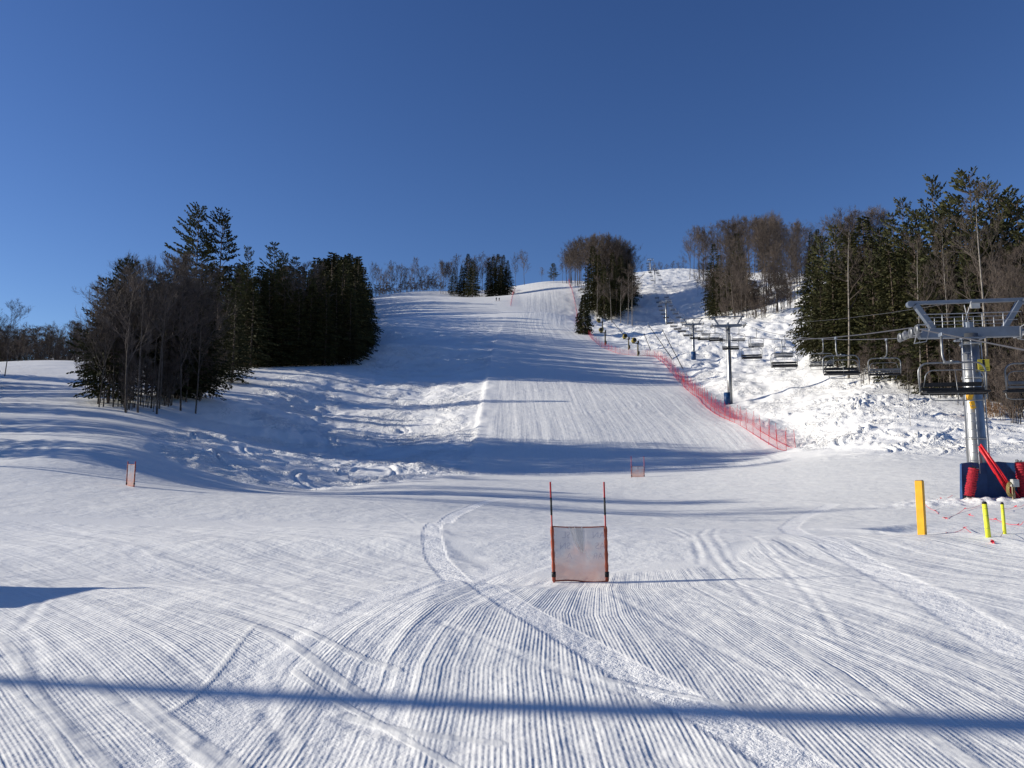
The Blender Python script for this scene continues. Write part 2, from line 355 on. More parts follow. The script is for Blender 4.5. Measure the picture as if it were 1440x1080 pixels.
def snow_mat():
    m = bpy.data.materials.new('groomed_snow'); m.use_nodes = True; nt = m.node_tree; b = nt.nodes['Principled BSDF']
    L = nt.links
    def node(t, **kw):
        n = nt.nodes.new(t)
        for k, q in kw.items(): setattr(n, k, q)
        return n
    def mth(op, a, bb=None, c=None):
        n = node('ShaderNodeMath', operation=op)
        for i, q in enumerate((a, bb, c)):
            if q is None: continue
            if isinstance(q, (int, float)): n.inputs[i].default_value = q
            else: L.new(q, n.inputs[i])
        return n.outputs[0]
    def nz(*a, **k): return mth('SUBTRACT', noise(*a, **k), .5)
    def noise(vec, scale, detail=2, rough=.5):
        n = node('ShaderNodeTexNoise'); n.inputs['Scale'].default_value = scale; n.inputs['Detail'].default_value = detail; n.inputs['Roughness'].default_value = rough
        L.new(vec, n.inputs['Vector']); return n.outputs['Fac']
    b.inputs['Roughness'].default_value = .55; b.inputs['Specular IOR Level'].default_value = .2
    geo = node('ShaderNodeNewGeometry'); pos = geo.outputs['Position']
    ac = node('ShaderNodeAttribute', attribute_name='cord'); sx = node('ShaderNodeSeparateXYZ'); L.new(ac.outputs['Vector'], sx.inputs[0])
    ag = node('ShaderNodeAttribute', attribute_name='surf'); sg = node('ShaderNodeSeparateXYZ'); L.new(ag.outputs['Vector'], sg.inputs[0])
    u, v, amp = sx.outputs; grain, run, rough = sg.outputs
    wob = noise(pos, .8, 1); uw = mth('MULTIPLY_ADD', noise(pos, 11, 2), .004, mth('MULTIPLY_ADD', wob, .03, u))
    sn = mth('SINE', mth('MULTIPLY', uw, 2 * math.pi / .0287))
    patch = mth('MAXIMUM', mth('MULTIPLY_ADD', noise(pos, .9, 3, .6), 2.6, -.35), .12)
    brk = mth('MULTIPLY', mth('MAXIMUM', mth('SUBTRACT', 1.75, mth('MULTIPLY', noise(pos, 16, 3), 1.7)), .1), mth('MINIMUM', patch, 1.25))
    cord = mth('MULTIPLY', mth('MULTIPLY', sn, brk), mth('MULTIPLY', amp, .00135))
    # wider grooves where tiller combs meet
    fr = mth('FRACT', mth('DIVIDE', uw, .234)); gr = mth('SUBTRACT', 1, mth('MULTIPLY', mth('ABSOLUTE', mth('SUBTRACT', fr, .5)), 14)); gr = mth('MAXIMUM', gr, 0)
    fr2 = mth('FRACT', mth('DIVIDE', uw, 4.3)); g2 = mth('MAXIMUM', mth('SUBTRACT', 1, mth('MULTIPLY', mth('ABSOLUTE', mth('SUBTRACT', fr2, .5)), 40)), 0)
    cord = mth('ADD', cord, mth('MULTIPLY', mth('ADD', mth('MULTIPLY', g2, .9), mth('MULTIPLY', gr, .40)), mth('MULTIPLY', mth('MULTIPLY', amp, patch), .0065)))
    # streaks dragged along each pass (seen far off where single ridges melt together)
    cv = node('ShaderNodeCombineXYZ'); L.new(mth('MULTIPLY', u, 2.6), cv.inputs[0]); L.new(mth('MULTIPLY', v, .06), cv.inputs[1])
    st = nz(cv.outputs[0], 1.0, 3, .6)
    cv2 = node('ShaderNodeCombineXYZ'); L.new(mth('MULTIPLY', u, .55), cv2.inputs[0]); L.new(mth('MULTIPLY', v, .02), cv2.inputs[1])
    st2 = nz(cv2.outputs[0], 1.0, 2, .5)
    flat = mth('MULTIPLY', mth('SUBTRACT', 1, rough), run)
    cv3 = node('ShaderNodeCombineXYZ'); L.new(mth('MULTIPLY', u, 9.0), cv3.inputs[0]); L.new(mth('MULTIPLY', v, .35), cv3.inputs[1])
    st3 = nz(cv3.outputs[0], 1.0, 3, .65)
    streak = mth('MULTIPLY', mth('MULTIPLY_ADD', st2, .12, mth('MULTIPLY_ADD', st3, .011, mth('MULTIPLY', st, .036))), flat)
    soft = mth('MULTIPLY', mth('MULTIPLY_ADD', nz(pos, 2.4, 3, .6), .35, nz(pos, .45, 3, .6)), mth('MULTIPLY', flat, .10))
    gn = mth('MULTIPLY', mth('MULTIPLY_ADD', noise(pos, 70, 2, .7), .5, mth('MULTIPLY_ADD', noise(pos, 7, 3, .65), 1.6, noise(pos, 22, 3, .65))), mth('MULTIPLY', grain, .012))
    calm = mth('MINIMUM', mth('MAXIMUM', mth('MULTIPLY_ADD', noise(pos, .16, 3, .6), 5.0, -2.0), .12), 1.0)
    rough = mth('MULTIPLY', rough, calm)
    lumps = mth('MULTIPLY', nz(pos, 5.0, 4, .7), mth('MULTIPLY', rough, .10))
    crumbs = mth('ADD', mth('MULTIPLY', nz(pos, 1.9, 4, .72), mth('MULTIPLY', rough, .32)), mth('MULTIPLY', nz(pos, .75, 4, .7), mth('MULTIPLY', rough, .60)))
    h = mth('ADD', mth('ADD', cord, mth('ADD', streak, soft)), mth('ADD', gn, mth('ADD', lumps, crumbs)))
    bp = node('ShaderNodeBump'); bp.inputs['Strength'].default_value = 1; bp.inputs['Distance'].default_value = 1.0
    L.new(h, bp.inputs['Height']); L.new(bp.outputs['Normal'], b.inputs['Normal'])
    mx = node('ShaderNodeMix', data_type='RGBA'); mx.inputs['A'].default_value = (.77, .775, .755, 1); mx.inputs['B'].default_value = (.93, .93, .905, 1)
    fac = mth('MINIMUM', mth('MAXIMUM', mth('MULTIPLY_ADD', grain, 1.3, mth('MULTIPLY_ADD', noise(pos, .35, 4, .6), .5, -.45)), 0), 1)  # loose snow paler; shade of ridges and run-out also put into this colour
    L.new(fac, mx.inputs['Factor']); L.new(mx.outputs['Result'], b.inputs['Base Color'])
    return m
M['snow'] = snow_mat()

# ------------------------------------------------------------------ ground mesh
def build_ground():
    TF = 1.12; nf = 820; nb = 70
    tf = np.linspace(-TF, TF, nf); th = np.arctan(tf)
    back = np.linspace(th[-1], th[0] + 2 * math.pi, nb + 2)[1:-1]
    ang = np.concatenate([th, back])
    rad = np.concatenate([[.25, .7], 1.2 * (800 / 1.2) ** np.linspace(0, 1, 1080), [900, 1100, 1500, 2200, 3500]])
    A, Rr = np.meshgrid(ang, rad)
    # columns even in picture terms near the view axis
    X = Rr * np.sin(A); Y = Rr * np.cos(A)
    H, u, v, amp, grain, run = ground(X, Y)
    far = sstep(700, 1500, Rr)
    H = H * (1 - far) + 15 * far
    nr, nc = X.shape
    px = 720 + F * X / np.maximum(Y, .5)
    rough = np.zeros_like(H)
    fr = Y > 2
    rough = np.where(fr & (inpoly(px, np.maximum(Y, .5), ROUGH_L) | inpoly(px, np.maximum(Y, .5), ROUGH_R)), 1.0, 0.0)
    for _ in range(3): rough[1:-1, 1:-1] = (rough[:-2, 1:-1] + rough[2:, 1:-1] + rough[1:-1, :-2] + rough[1:-1, 2:] + rough[1:-1, 1:-1]) / 5
    rough = rough * np.where(px < 720, sstep(330, 120, Y), 1)
    co = np.stack([X, Y, H], -1).reshape(-1, 3)
    co = np.concatenate([co, [[0, 0, float(H[0].mean())]]])
    i = np.arange(nr - 1)[:, None]; j = np.arange(nc)[None, :]; j2 = (j + 1) % nc
    q = np.stack([i * nc + j, i * nc + j2, (i + 1) * nc + j2, (i + 1) * nc + j], -1).reshape(-1, 4)[:, ::-1]
    c = nr * nc; jj = np.arange(nc); tri = np.stack([np.full(nc, c), (jj + 1) % nc, jj], -1)
    me = bpy.data.meshes.new('snow_ground')
    nv = len(co); nl = q.size + tri.size; npoly = len(q) + len(tri)
    me.vertices.add(nv); me.vertices.foreach_set('co', co.astype(np.float32).ravel())
    me.loops.add(nl); me.loops.foreach_set('vertex_index', np.concatenate([q.ravel(), tri.ravel()]).astype(np.int32))
    me.polygons.add(npoly)
    me.polygons.foreach_set('loop_start', np.concatenate([np.arange(len(q)) * 4, q.size + np.arange(len(tri)) * 3]).astype(np.int32))
    me.polygons.foreach_set('use_smooth', np.ones(npoly, bool))
    me.update(calc_edges=True)
    def attr(name, a, b, c_):
        at_ = me.attributes.new(name, 'FLOAT_VECTOR', 'POINT')
        d = np.zeros((nv, 3), np.float32); d[:-1, 0] = a.ravel(); d[:-1, 1] = b.ravel(); d[:-1, 2] = c_.ravel(); at_.data.foreach_set('vector', d.ravel())
    attr('cord', u, v, amp); attr('surf', grain, run, rough)
    o = bpy.data.objects.new('snow_ground', me); C.objects.link(o); me.materials.append(M['snow']); o['kind'] = 'structure'
    o['label'] = 'snow covered ski slope and groomed run-out'
build_ground()

# ------------------------------------------------------------------ mesh helper
class MB:
    def __init__(s): s.v = []; s.f = []; s.uv = None
    def face(s, pts): n = len(s.v); s.v += [tuple(p) for p in pts]; s.f.append(tuple(range(n, n + len(pts))))
    def box(s, c, size, rot=None, bev=0):
        hx, hy, hz = [q / 2 for q in size]; n = len(s.v); c = Vector(c)
        R_ = rot if rot is not None else Matrix.Identity(3)
        if bev:
            b = min(bev, hx * .8, hy * .8, hz * .8)
            ring = []
            for (z, k) in ((-hz, b), (-hz + b, 0), (hz - b, 0), (hz, b)):
                x_, y_ = hx - k, hy - k; kk = b * .7
                ring.append([(-x_ + kk, -y_, z), (x_ - kk, -y_, z), (x_, -y_ + kk, z), (x_, y_ - kk, z), (x_ - kk, y_, z), (-x_ + kk, y_, z), (-x_, y_ - kk, z), (-x_, -y_ + kk, z)])
            for rg in ring: s.v += [tuple(c + R_ @ Vector(p)) for p in rg]
            for a in range(3):
                for k in range(8): s.f.append((n + a * 8 + k, n + a * 8 + (k + 1) % 8, n + a * 8 + 8 + (k + 1) % 8, n + a * 8 + 8 + k))
            s.f.append(tuple(n + 7 - k for k in range(8))); s.f.append(tuple(n + 24 + k for k in range(8)))
            return s
        for z in (-hz, hz):
            for (x, y) in ((-hx, -hy), (hx, -hy), (hx, hy), (-hx, hy)): s.v.append(tuple(c + R_ @ Vector((x, y, z))))
        for f in ((3, 2, 1, 0), (4, 5, 6, 7), (0, 1, 5, 4), (1, 2, 6, 5), (2, 3, 7, 6), (3, 0, 4, 7)): s.f.append(tuple(n + k for k in f))
        return s
    def tube(s, pts, rad, n=8, cap=True, closed=False):
        pts = [Vector(p) for p in pts]; m = len(pts)
        if not hasattr(rad, '__len__'): rad = [rad] * m
        up = None; base = len(s.v)
        for i, p in enumerate(pts):
            t = (pts[(i + 1) % m if closed else min(i + 1, m - 1)] - pts[(i - 1) % m if closed else max(i - 1, 0)])
            if t.length < 1e-9: t = Vector((0, 0, 1))
            t.normalize()
            if up is None: up = t.orthogonal().normalized()
            else:
                up = up - t * up.dot(t)
                up = up.normalized() if up.length > 1e-6 else t.orthogonal().normalized()
            w = t.cross(up)
            for k in range(n):
                a = 2 * math.pi * k / n; s.v.append(tuple(p + (up * math.cos(a) + w * math.sin(a)) * rad[i]))
        for i in range(m if closed else m - 1):
            i2 = (i + 1) % m
            for k in range(n):
                k2 = (k + 1) % n; s.f.append((base + i * n + k, base + i * n + k2, base + i2 * n + k2, base + i2 * n + k))
        if cap and not closed:
            s.f.append(tuple(base + n - 1 - k for k in range(n))); s.f.append(tuple(base + (m - 1) * n + k for k in range(n)))
        return s
    def build(s, name, m, parent=None, smooth=False, loc=None):
        me = bpy.data.meshes.new(name); me.from_pydata(s.v, [], s.f); me.materials.append(m)
        if smooth: me.polygons.foreach_set('use_smooth', [True] * len(me.polygons))
        me.update(); o = bpy.data.objects.new(name, me); C.objects.link(o)
        if parent: o.parent = parent
        if loc is not None: o.location = loc
        return o
def tag(o, label=None, cat=None, group=None, kind=None):
    for k, q in (('label', label), ('category', cat), ('group', group), ('kind', kind)):
        if q: o[k] = q
    return o
def empty(name, loc=(0, 0, 0), rz=0):
    o = bpy.data.objects.new(name, None); C.objects.link(o); o.location = loc; o.rotation_euler = (0, 0, rz); o.empty_display_size = .3; return o
def copy_tree(o, parent=None):
    c = o.copy(); C.objects.link(c)
    c.parent = parent
    for ch in o.children: copy_tree(ch, c)
    return c
def arc(c, r, a0, a1, n, ax=0, ay=2):
    out = []
    for i in range(n + 1):
        a = R(a0 + (a1 - a0) * i / n); p = list(c); p[ax] += r * math.cos(a); p[ay] += r * math.sin(a); out.append(tuple(p))
    return out

# ------------------------------------------------------------------ trees
def at(px, d):
    a, _ = ray(px, 560); return Vector((a * d, d, gz(a * d, d)))
def tuft(mb, p, dirv, L, W, r):
    """a small spray of needles: two crossed narrow leaf faces"""
    dirv = dirv.normalized(); s = dirv.cross(Vector((r.uniform(-.4, .4), r.uniform(-.4, .4), 1))).normalized()
    for k in range(2):
        w = s if k == 0 else (s * .3 + dirv.cross(s) * .9)
        mb.face([p - w * W * .35, p + dirv * L * .55 - w * W * .5, p + dirv * L, p + dirv * L * .5 + w * W * .5])
def conifer(seed, H, Rm, z0, kind):
    r = random.Random(seed); tr = MB(); cr = MB()
    pts = []; bx = r.uniform(-.25, .25); by = r.uniform(-.25, .25)
    for i in range(9):
        t = i / 8; pts.append((bx * math.sin(t * 3), by * math.sin(t * 2.2), H * t * .985 - (.6 if i == 0 else 0)))
    tr.tube(pts, [H * .0095 * (1 - .93 * i / 8) + .01 for i in range(9)], 7)
    z = z0 * H
    if kind == 'pine':
        step = H / 30
        sect = [r.uniform(.55, 1.2) for _ in range(9)]
        while z < H * .985:
            t = (z - z0 * H) / (H * (1 - z0)); n = r.choice((4, 5, 5, 6))
            env = (min(1, .45 + t * 2.2)) * (1 - t) ** .62 + .05
            ph = r.uniform(0, 6.28)
            for k in range(n):
                az = ph + 6.283 * k / n + r.uniform(-.3, .3); L = Rm * env * sect[int((az % 6.283) / 6.283 * 8.99)] * r.uniform(.55, 1.2)
                if r.random() < .10: continue
                el = R(-6 + 42 * t + r.uniform(-9, 9)); o = Vector((0, 0, z)); d0 = Vector((math.cos(az) * math.cos(el), math.sin(az) * math.cos(el), math.sin(el)))
                tip = o + d0 * L + Vector((0, 0, .10 * L)); mid = o + d0 * L * .5 + Vector((0, 0, -.03 * L))
                tr.tube([o, mid, tip], [.018 * L / 2 + .02, .025, .008], 3, cap=False)
                m = max(3, int(L / .26)); side = Vector((-math.sin(az), math.cos(az), 0))
                for q in range(m):
                    s_ = .22 + .78 * (q + r.random()) / m
                    p = o.lerp(mid, s_ * 2) if s_ < .5 else mid.lerp(tip, s_ * 2 - 1)
                    wl = (.30 + .30 * L * (1 - s_) ** .7) * r.uniform(.5, 1.1)
                    for sg in (-1, 1):
                        dv = (d0 * .75 + side * sg * r.uniform(.4, 1.0) + Vector((0, 0, r.uniform(-.08, .45))))
                        dv.normalize(); e = p + dv * wl
                        nn = 2 if wl > .45 else 1
                        for w in range(nn):
                            tuft(cr, p.lerp(e, (w + .4) / nn), dv + Vector((r.uniform(-.3, .3), r.uniform(-.3, .3), r.uniform(.0, .5))), r.uniform(.30, .52), r.uniform(.13, .24), r)
            z += step * r.uniform(.7, 1.35)
        return tr, cr
    step = H / 52
    while z < H * .99:
        t = (z - z0 * H) / (H * (1 - z0)); n = 7 if t < .7 else 5
        env = (1 - t) ** 1.02 * (.62 + .45 * min(1, t * 5)) + .02
        ph = r.uniform(0, 6.28)
        for k in range(n):
            az = ph + 6.283 * k / n + r.uniform(-.35, .35); L = Rm * env * r.uniform(.6, 1.12) + .1
            el = R(-14 + 34 * t + r.uniform(-7, 7)); o = Vector((0, 0, z)); d0 = Vector((math.cos(az) * math.cos(el), math.sin(az) * math.cos(el), math.sin(el)))
            m = max(2, int(L / .34)); side = Vector((-math.sin(az), math.cos(az), 0))
            if r.random() < .25: tr.tube([o, o + d0 * L * .8], [.03, .01], 3, cap=False)
            for q in range(m):
                s_ = .25 + .75 * (q + r.random()) / m; p = o + d0 * L * s_ - Vector((0, 0, .10 * L * s_ * s_))
                for sg in (-1, 1):
                    dv = d0 * .7 + side * sg * r.uniform(.2, 1.1) + Vector((0, 0, r.uniform(-.55, .1)))
                    tuft(cr, p + side * sg * r.uniform(0, .22) * L * (1 - s_ * .5), dv, r.uniform(.3, .55), r.uniform(.14, .26), r)
        z += step * r.uniform(.7, 1.3)
    return tr, cr

def bare(seed, H, spread, z0, stems=1, dens=1.0):
    """leafless tree: trunk, and a crown of limbs, branches and fine twigs"""
    r = random.Random(seed); tr = MB(); cr = MB()
    def twig(p, d, L):
        e = p + d * L; s = d.orthogonal().normalized() * .008; s.rotate(Matrix.Rotation(r.uniform(0, 6.28), 3, d))
        q = p.lerp(e, .55) + Vector((r.uniform(-.06, .06), r.uniform(-.06, .06), r.uniform(-.02, .08))) * L
        cr.face([p - s, q - s * .8, q + s * .8, p + s]); cr.face([q - s * .8, e, q + s * .8])
    def limb(p, d, L, rad, lev):
        n = 3; pts = [p]; dd = d.copy(); rr = [rad]
        for i in range(n):
            dd = (dd + Vector((r.uniform(-.22, .22), r.uniform(-.22, .22), r.uniform(-.02, .22)))).normalized(); pts.append(pts[-1] + dd * L / n); rr.append(rad * (1 - .8 * (i + 1) / n) + .004)
        cr.tube(pts, rr, 4 if lev < 2 else 3, cap=False)
        if lev >= 3: 
            for k in range(int(8 * dens + r.random())):
                t = r.uniform(.2, 1); i = min(n - 1, int(t * n)); b = pts[i].lerp(pts[i + 1], t * n - i)
                twig(b, (dd + Vector((r.uniform(-.9, .9), r.uniform(-.9, .9), r.uniform(-.1, .7)))).normalized(), r.uniform(.3, .8) * min(1, H / 12))
            return
        m = (6, 5, 5)[lev] if lev < 3 else 3
        for k in range(m):
            t = (k + .6 + r.uniform(-.3, .3)) / m * .85 + .15; i = min(n - 1, int(t * n)); b = pts[i].lerp(pts[i + 1], t * n - i)
            az = r.uniform(0, 6.283); o = dd.orthogonal().normalized(); o.rotate(Matrix.Rotation(az, 3, dd))
            nd = (dd * r.uniform(.6, 1.0) + o * r.uniform(.45, .9) + Vector((0, 0, .12))).normalized()
            limb(b, nd, L * r.uniform(.38, .58) * (1.15 - .4 * t), rad * .45, lev + 1)
    for s in range(stems):
        lx, ly = (r.uniform(-.18, .18), r.uniform(-.18, .18)) if stems > 1 else (r.uniform(-.05, .05), r.uniform(-.05, .05))
        ox, oy = (r.uniform(-.5, .5), r.uniform(-.5, .5)) if stems > 1 else (0, 0); h = H * r.uniform(.8, 1) if stems > 1 else H
        pts = [Vector((ox + lx * t * h + .12 * math.sin(t * 5 + s), oy + ly * t * h + .10 * math.sin(t * 4 + 2), h * t - (.6 if t == 0 else 0))) for t in [i / 8 for i in range(9)]]
        rr = [h * (.0066 if stems == 1 else .0048) * (1 - .9 * i / 8) + .008 for i in range(9)]
        tr.tube(pts, rr, 6)
        m = int((17 if stems == 1 else 9) * dens)
        for k in range(m):
            t = z0 + (.97 - z0) * (k + r.random()) / m; i = min(7, int(t * 8)); b = pts[i].lerp(pts[i + 1], t * 8 - i)
            az = r.uniform(0, 6.283); el = R(r.uniform(28, 62)); dv = Vector((math.cos(az) * math.cos(el), math.sin(az) * math.cos(el), math.sin(el)))
            limb(b, dv, h * spread * (1.15 - .75 * (t - z0) / (1 - z0)) * r.uniform(.6, 1.1), rr[i] * .6, 1)
    return tr, cr

PROTO = {}
def mk(key, H, builder, barkm, crownm):
    tr, cr = builder()
    def me(mb, name, m, sm):
        d = bpy.data.meshes.new(name); d.from_pydata(mb.v, [], mb.f); d.materials.append(m)
        if sm: d.polygons.foreach_set('use_smooth', [True] * len(d.polygons))
        d.update(); return d
    PROTO[key] = (me(tr, 'trunk', barkm, True), me(cr, 'crown', crownm, False), H)
for i, (H, Rm, z0) in enumerate([(22, 5.6, .30), (22, 4.6, .22), (18, 4.6, .14), (20, 5.0, .38)]):
    mk(('pine', i), H, lambda: conifer(100 + i, H, Rm, z0, 'pine'), M['pinebark'], M['pine'])
for i, (H, Rm, z0) in enumerate([(18, 4.2, .06), (18, 3.5, .05), (16, 4.4, .10)]):
    mk(('hemlock', i), H, lambda: conifer(200 + i, H, Rm, z0, 'hem'), M['pinebark'], M['hemlock'])
mk(('spruce', 0), 8, lambda: conifer(250, 8, 2.6, .06, 'hem'), M['pinebark'], M['hemlock'])
for i, (H, sp_, z0) in enumerate([(17, .34, .35), (17, .28, .45), (16, .38, .30), (18, .24, .5)]):
    mk(('bare', i), H, lambda: bare(300 + i, H, sp_, z0), M['bark'], M['twig'])
for i, (H, sp_, z0) in enumerate([(8, .26, .18), (7, .3, .15), (9, .22, .2)]):
    mk(('sapling', i), H, lambda: bare(400 + i, H, sp_, z0, 3, .7), M['bark'], M['twig'])
mk(('birch', 0), 15, lambda: bare(500, 15, .26, .42, 1, .7), M['birch'], M['twig'])
mk(('birch', 1), 20, lambda: bare(501, 20, .26, .40, 1, .9), M['birch'], M['bark'])

KN = {'pine': ('pine_tree', 'pine tree'), 'hemlock': ('evergreen_tree', 'evergreen tree'), 'spruce': ('spruce_tree', 'spruce tree'), 'bare': ('bare_tree', 'bare tree'), 'sapling': ('bare_sapling', 'sapling'), 'birch': ('pale_trunked_tree', 'bare tree')}
tree_n = [0]
def tree(kind, px, d, H, label, group=None, var=None, wide=1.0, lean=0, dz=0, X=None):
    n = len([k for k in PROTO if k[0] == kind]); v = rnd.randrange(n) if var is None else var
    tm, cm, h0 = PROTO[(kind, v)]; p = at(px, d) if X is None else Vector((X, d, gz(X, d))); s = H / h0
    root = empty(KN[kind][0], (p.x, p.y, p.z + dz - .1)); root.rotation_euler = (0, lean, rnd.uniform(0, 6.28) if not lean else 0)
    w = s * wide * rnd.uniform(.92, 1.08); root.scale = (w, w, s)
    for nm, me in (('trunk', tm), ('crown', cm)):
        o = bpy.data.objects.new(nm, me); C.objects.link(o); o.parent = root
    tag(root, label, KN[kind][1], group); tree_n[0] += 1
    return root
def tree_to(kind, px, d, pytop, label, **k):
    """a tree whose height is what it measures in the photograph at its distance"""
    p = at(px, d); return tree(kind, px, d, max(2.0, topz(pytop, d) - p.z), label, **k)

# --- left stand
g = 'trees of the left-hand stand'
tree_to('pine', 268, 136, 290, 'tallest broad pine at the crown of the left-hand stand, left of its twin', var=0)
tree_to('pine', 304, 138, 296, 'tall pine just to the right of the tallest one in the left-hand stand', var=3)
for (px, d, py, k, v, w) in [(172, 69, 362, 'pine', 2, 1.1), (140, 72, 388, 'pine', 2, 1.2), (152, 66, 402, 'hemlock', 2, 1.2), (238, 72, 402, 'hemlock', 2, 1.2), (222, 72, 380, 'pine', 2, 1.2), (205, 74, 392, 'pine', 2, 1.2), (325, 104, 405, 'hemlock', 0, 1.3), (282, 75, 415, 'hemlock', 2, 1.1), (250, 73, 410, 'hemlock', 0, 1.3),
        (342, 130, 348, 'pine', 1, .8), (378, 136, 344, 'pine', 1, 1.0), (392, 140, 356, 'pine', 0, .9), (410, 142, 362, 'pine', 1, 1), (360, 134, 372, 'hemlock', 1, 1.2), (350, 128, 395, 'hemlock', 2, 1.2), (330, 132, 372, 'pine', 0, 1.0), (375, 132, 390, 'hemlock', 0, 1.3), (395, 134, 400, 'hemlock', 2, 1.3),
        (440, 146, 360, 'hemlock', 1, 1.3), (428, 138, 380, 'pine', 2, 1.0), (415, 134, 405, 'hemlock', 0, 1.3), (435, 136, 400, 'hemlock', 2, 1.2), (462, 152, 357, 'hemlock', 1, 1.3), (483, 158, 354, 'hemlock', 0, 1.3), (478, 145, 362, 'hemlock', 2, 1.2), (500, 160, 360, 'hemlock', 1, 1.3), (508, 166, 378, 'hemlock', 2, 1.0), (494, 150, 378, 'hemlock', 0, 1.2), (517, 180, 398, 'hemlock', 1, .9), (452, 140, 378, 'hemlock', 2, 1.1), (468, 140, 395, 'hemlock', 0, 1.3),
        (506, 152, 415, 'hemlock', 2, 1.0), (490, 142, 410, 'hemlock', 1, 1.3), (455, 136, 410, 'hemlock', 1, 1.2)]:
    lab = 'dark dense evergreen packed into the left-hand stand' if k == 'hemlock' else 'shaggy dark pine standing in the left-hand stand, lower than the twin pines'
    tree_to(k, px, d, py + rnd.uniform(-3, 3), lab, group='evergreens of the left-hand stand' if k == 'hemlock' else 'lower pines of the left-hand stand', var=v, wide=w)
for i in range(34):
    px = 165 + 300 * (i + rnd.random()) / 34; d = rnd.uniform(148, 200) if px < 430 else rnd.uniform(170, 260)
    tree_to('hemlock', px, d, (395 if px < 260 else 372) + rnd.uniform(0, 22), 'dark dense evergreen packed into the left-hand stand', group='evergreens of the left-hand stand', wide=1.3)
for i in range(90):
    d = 165 + 250 * (i / 89) ** 1.1; px = 500 - rnd.random() ** 1.4 * 62
    tree_to('hemlock', px, d, max(np.interp(px, [430, 445, 465, 485, 500, 506], [372, 364, 359, 357, 364, 374]) + rnd.uniform(-2, 22) + (6 if d > 300 else 0), 0), 'dark dense evergreen packed into the left-hand stand', group='evergreens of the left-hand stand', wide=1.0)
for (px, d, py) in [(275, 86, 500), (290, 95, 485), (304, 104, 478), (314, 112, 470), (326, 120, 462), (268, 80, 505), (284, 92, 492)]:
    tree_to('hemlock', px, d, py, 'dark dense evergreen packed into the left-hand stand', group='evergreens of the left-hand stand', wide=1.3)
for i in range(26):
    px = rnd.uniform(130, 282); d = rnd.uniform(63, 74) + max(0, px - 210) * .08
    tree_to('bare', px, d, 388 + rnd.uniform(-20, 45) + (30 if px < 170 else 0), 'bare grey-brown tree among the evergreens of the left-hand stand', group='bare trees of the left-hand stand')
for i in range(14):
    px = rnd.uniform(320, 450); tree_to('bare', px, rnd.uniform(134, 150), 385 + rnd.uniform(-15, 40), 'bare grey-brown tree among the evergreens of the left-hand stand', group='bare trees of the left-hand stand')
for (px, d, py) in [(196, 63, 378), (222, 64, 372), (178, 62, 398), (247, 73, 366), (212, 66, 405), (160, 64, 420), (142, 66, 440)]:
    tree_to('bare', px, d, py, 'tall bare tree at the near edge of the left-hand stand', group='bare trees fronting the left-hand stand')
for i in range(64):
    t = rnd.random(); px = 122 + 180 * t + rnd.uniform(-8, 8); d = 60 + 13 * abs(t - .38) * 2 + rnd.uniform(1.0, 12) + (5 if px < 160 else 0)
    tree('sapling', px, d, rnd.uniform(3.5, 8.0), 'thin bare sapling at the near tip of the left-hand stand', group='saplings at the tip of the left-hand stand')
for i in range(34):
    px = 300 + 190 * rnd.random(); d = 128 + (px - 300) * .06 + rnd.uniform(0, 8)
    tree('sapling', px, d, rnd.uniform(5, 11), 'thin bare sapling under the evergreens behind the snowy rise', group='saplings under the left-hand evergreens')
# --- far left wood
for i in range(60):
    px = rnd.uniform(-60, 160); d = rnd.uniform(135, 175)
    tree_to('bare', px, d, 466 - max(0, px - 60) * .12 + rnd.uniform(-8, 14), 'bare tree in the low wood behind the far left slope', group='bare trees of the far left wood')
for (px, py) in [(16, 462), (42, 460), (-10, 455), (62, 468), (28, 474), (80, 470), (100, 466), (4, 472), (118, 460), (52, 476), (90, 478), (130, 462)]:
    tree_to('hemlock', px, 150, py, 'small dark evergreen poking above the far left wood', group='evergreens of the far left wood')
tree_to('bare', 4, 95, 428, 'bare tree cut by the left edge of the picture, above the sunlit bank')
tree_to('bare', 22, 118, 470, 'leaning bare tree on the sunlit bank by the far left wood', lean=-.35)
for (px, d, H) in [(-45, 84, 13), (-60, 96, 15)]:
    tree('hemlock', px, d, H, 'dark evergreen beside the far left slope', group='evergreens beside the far left slope')
for i in range(46):
    tree('sapling', -70 + 225 * (i + rnd.random()) / 46, rnd.uniform(128, 150), rnd.uniform(4.5, 7.5), 'low bare brush along the front of the far left wood', group='brush of the far left wood', wide=1.5)
# --- trees left of the picture whose shadows streak the slope
for i in range(34):
    t = i / 33; d = 36 + 58 * t + rnd.uniform(-2, 2); X = -(.80 * d + rnd.uniform(3, 16))
    tree(rnd.choice(('pine', 'bare', 'bare', 'hemlock')), 0, d, rnd.uniform(9, 15), 'tree of the wood edge left of the slope', group='wood edge left of the slope', X=X)
# --- skyline
for i in range(26):
    px = 1160 + 340 * (i + rnd.random()) / 26
    tree_to('hemlock', px, rnd.uniform(112, 135) - (px - 1160) * .03, 352 + rnd.uniform(-20, 25), 'dense dark evergreen filling the right-hand wood', group='evergreens of the right-hand wood', wide=1.35)
for i in range(20):
    px = 520 + 95 * (i + rnd.random() * .8) / 20; tree_to('bare', px, rnd.uniform(402, 425), 376 + 7 * math.sin(px * .19) + rnd.uniform(-3, 9) - (8 if 568 < px < 582 else 0), 'bare tree on the skyline right of the left-hand stand', group='bare skyline trees', wide=.9)
for i in range(40): tree('sapling', 518 + 106 * (i + rnd.random()) / 40, rnd.uniform(400, 428), rnd.uniform(5, 10), 'low bare tree filling the skyline right of the left-hand stand', group='low bare skyline trees', wide=1.3)
for i in range(6): tree_to('bare', 618 + i * 2.2, 385, 366 + rnd.uniform(-4, 8), 'bare tree at the left end of the hilltop clump', group='bare trees of the hilltop clump')
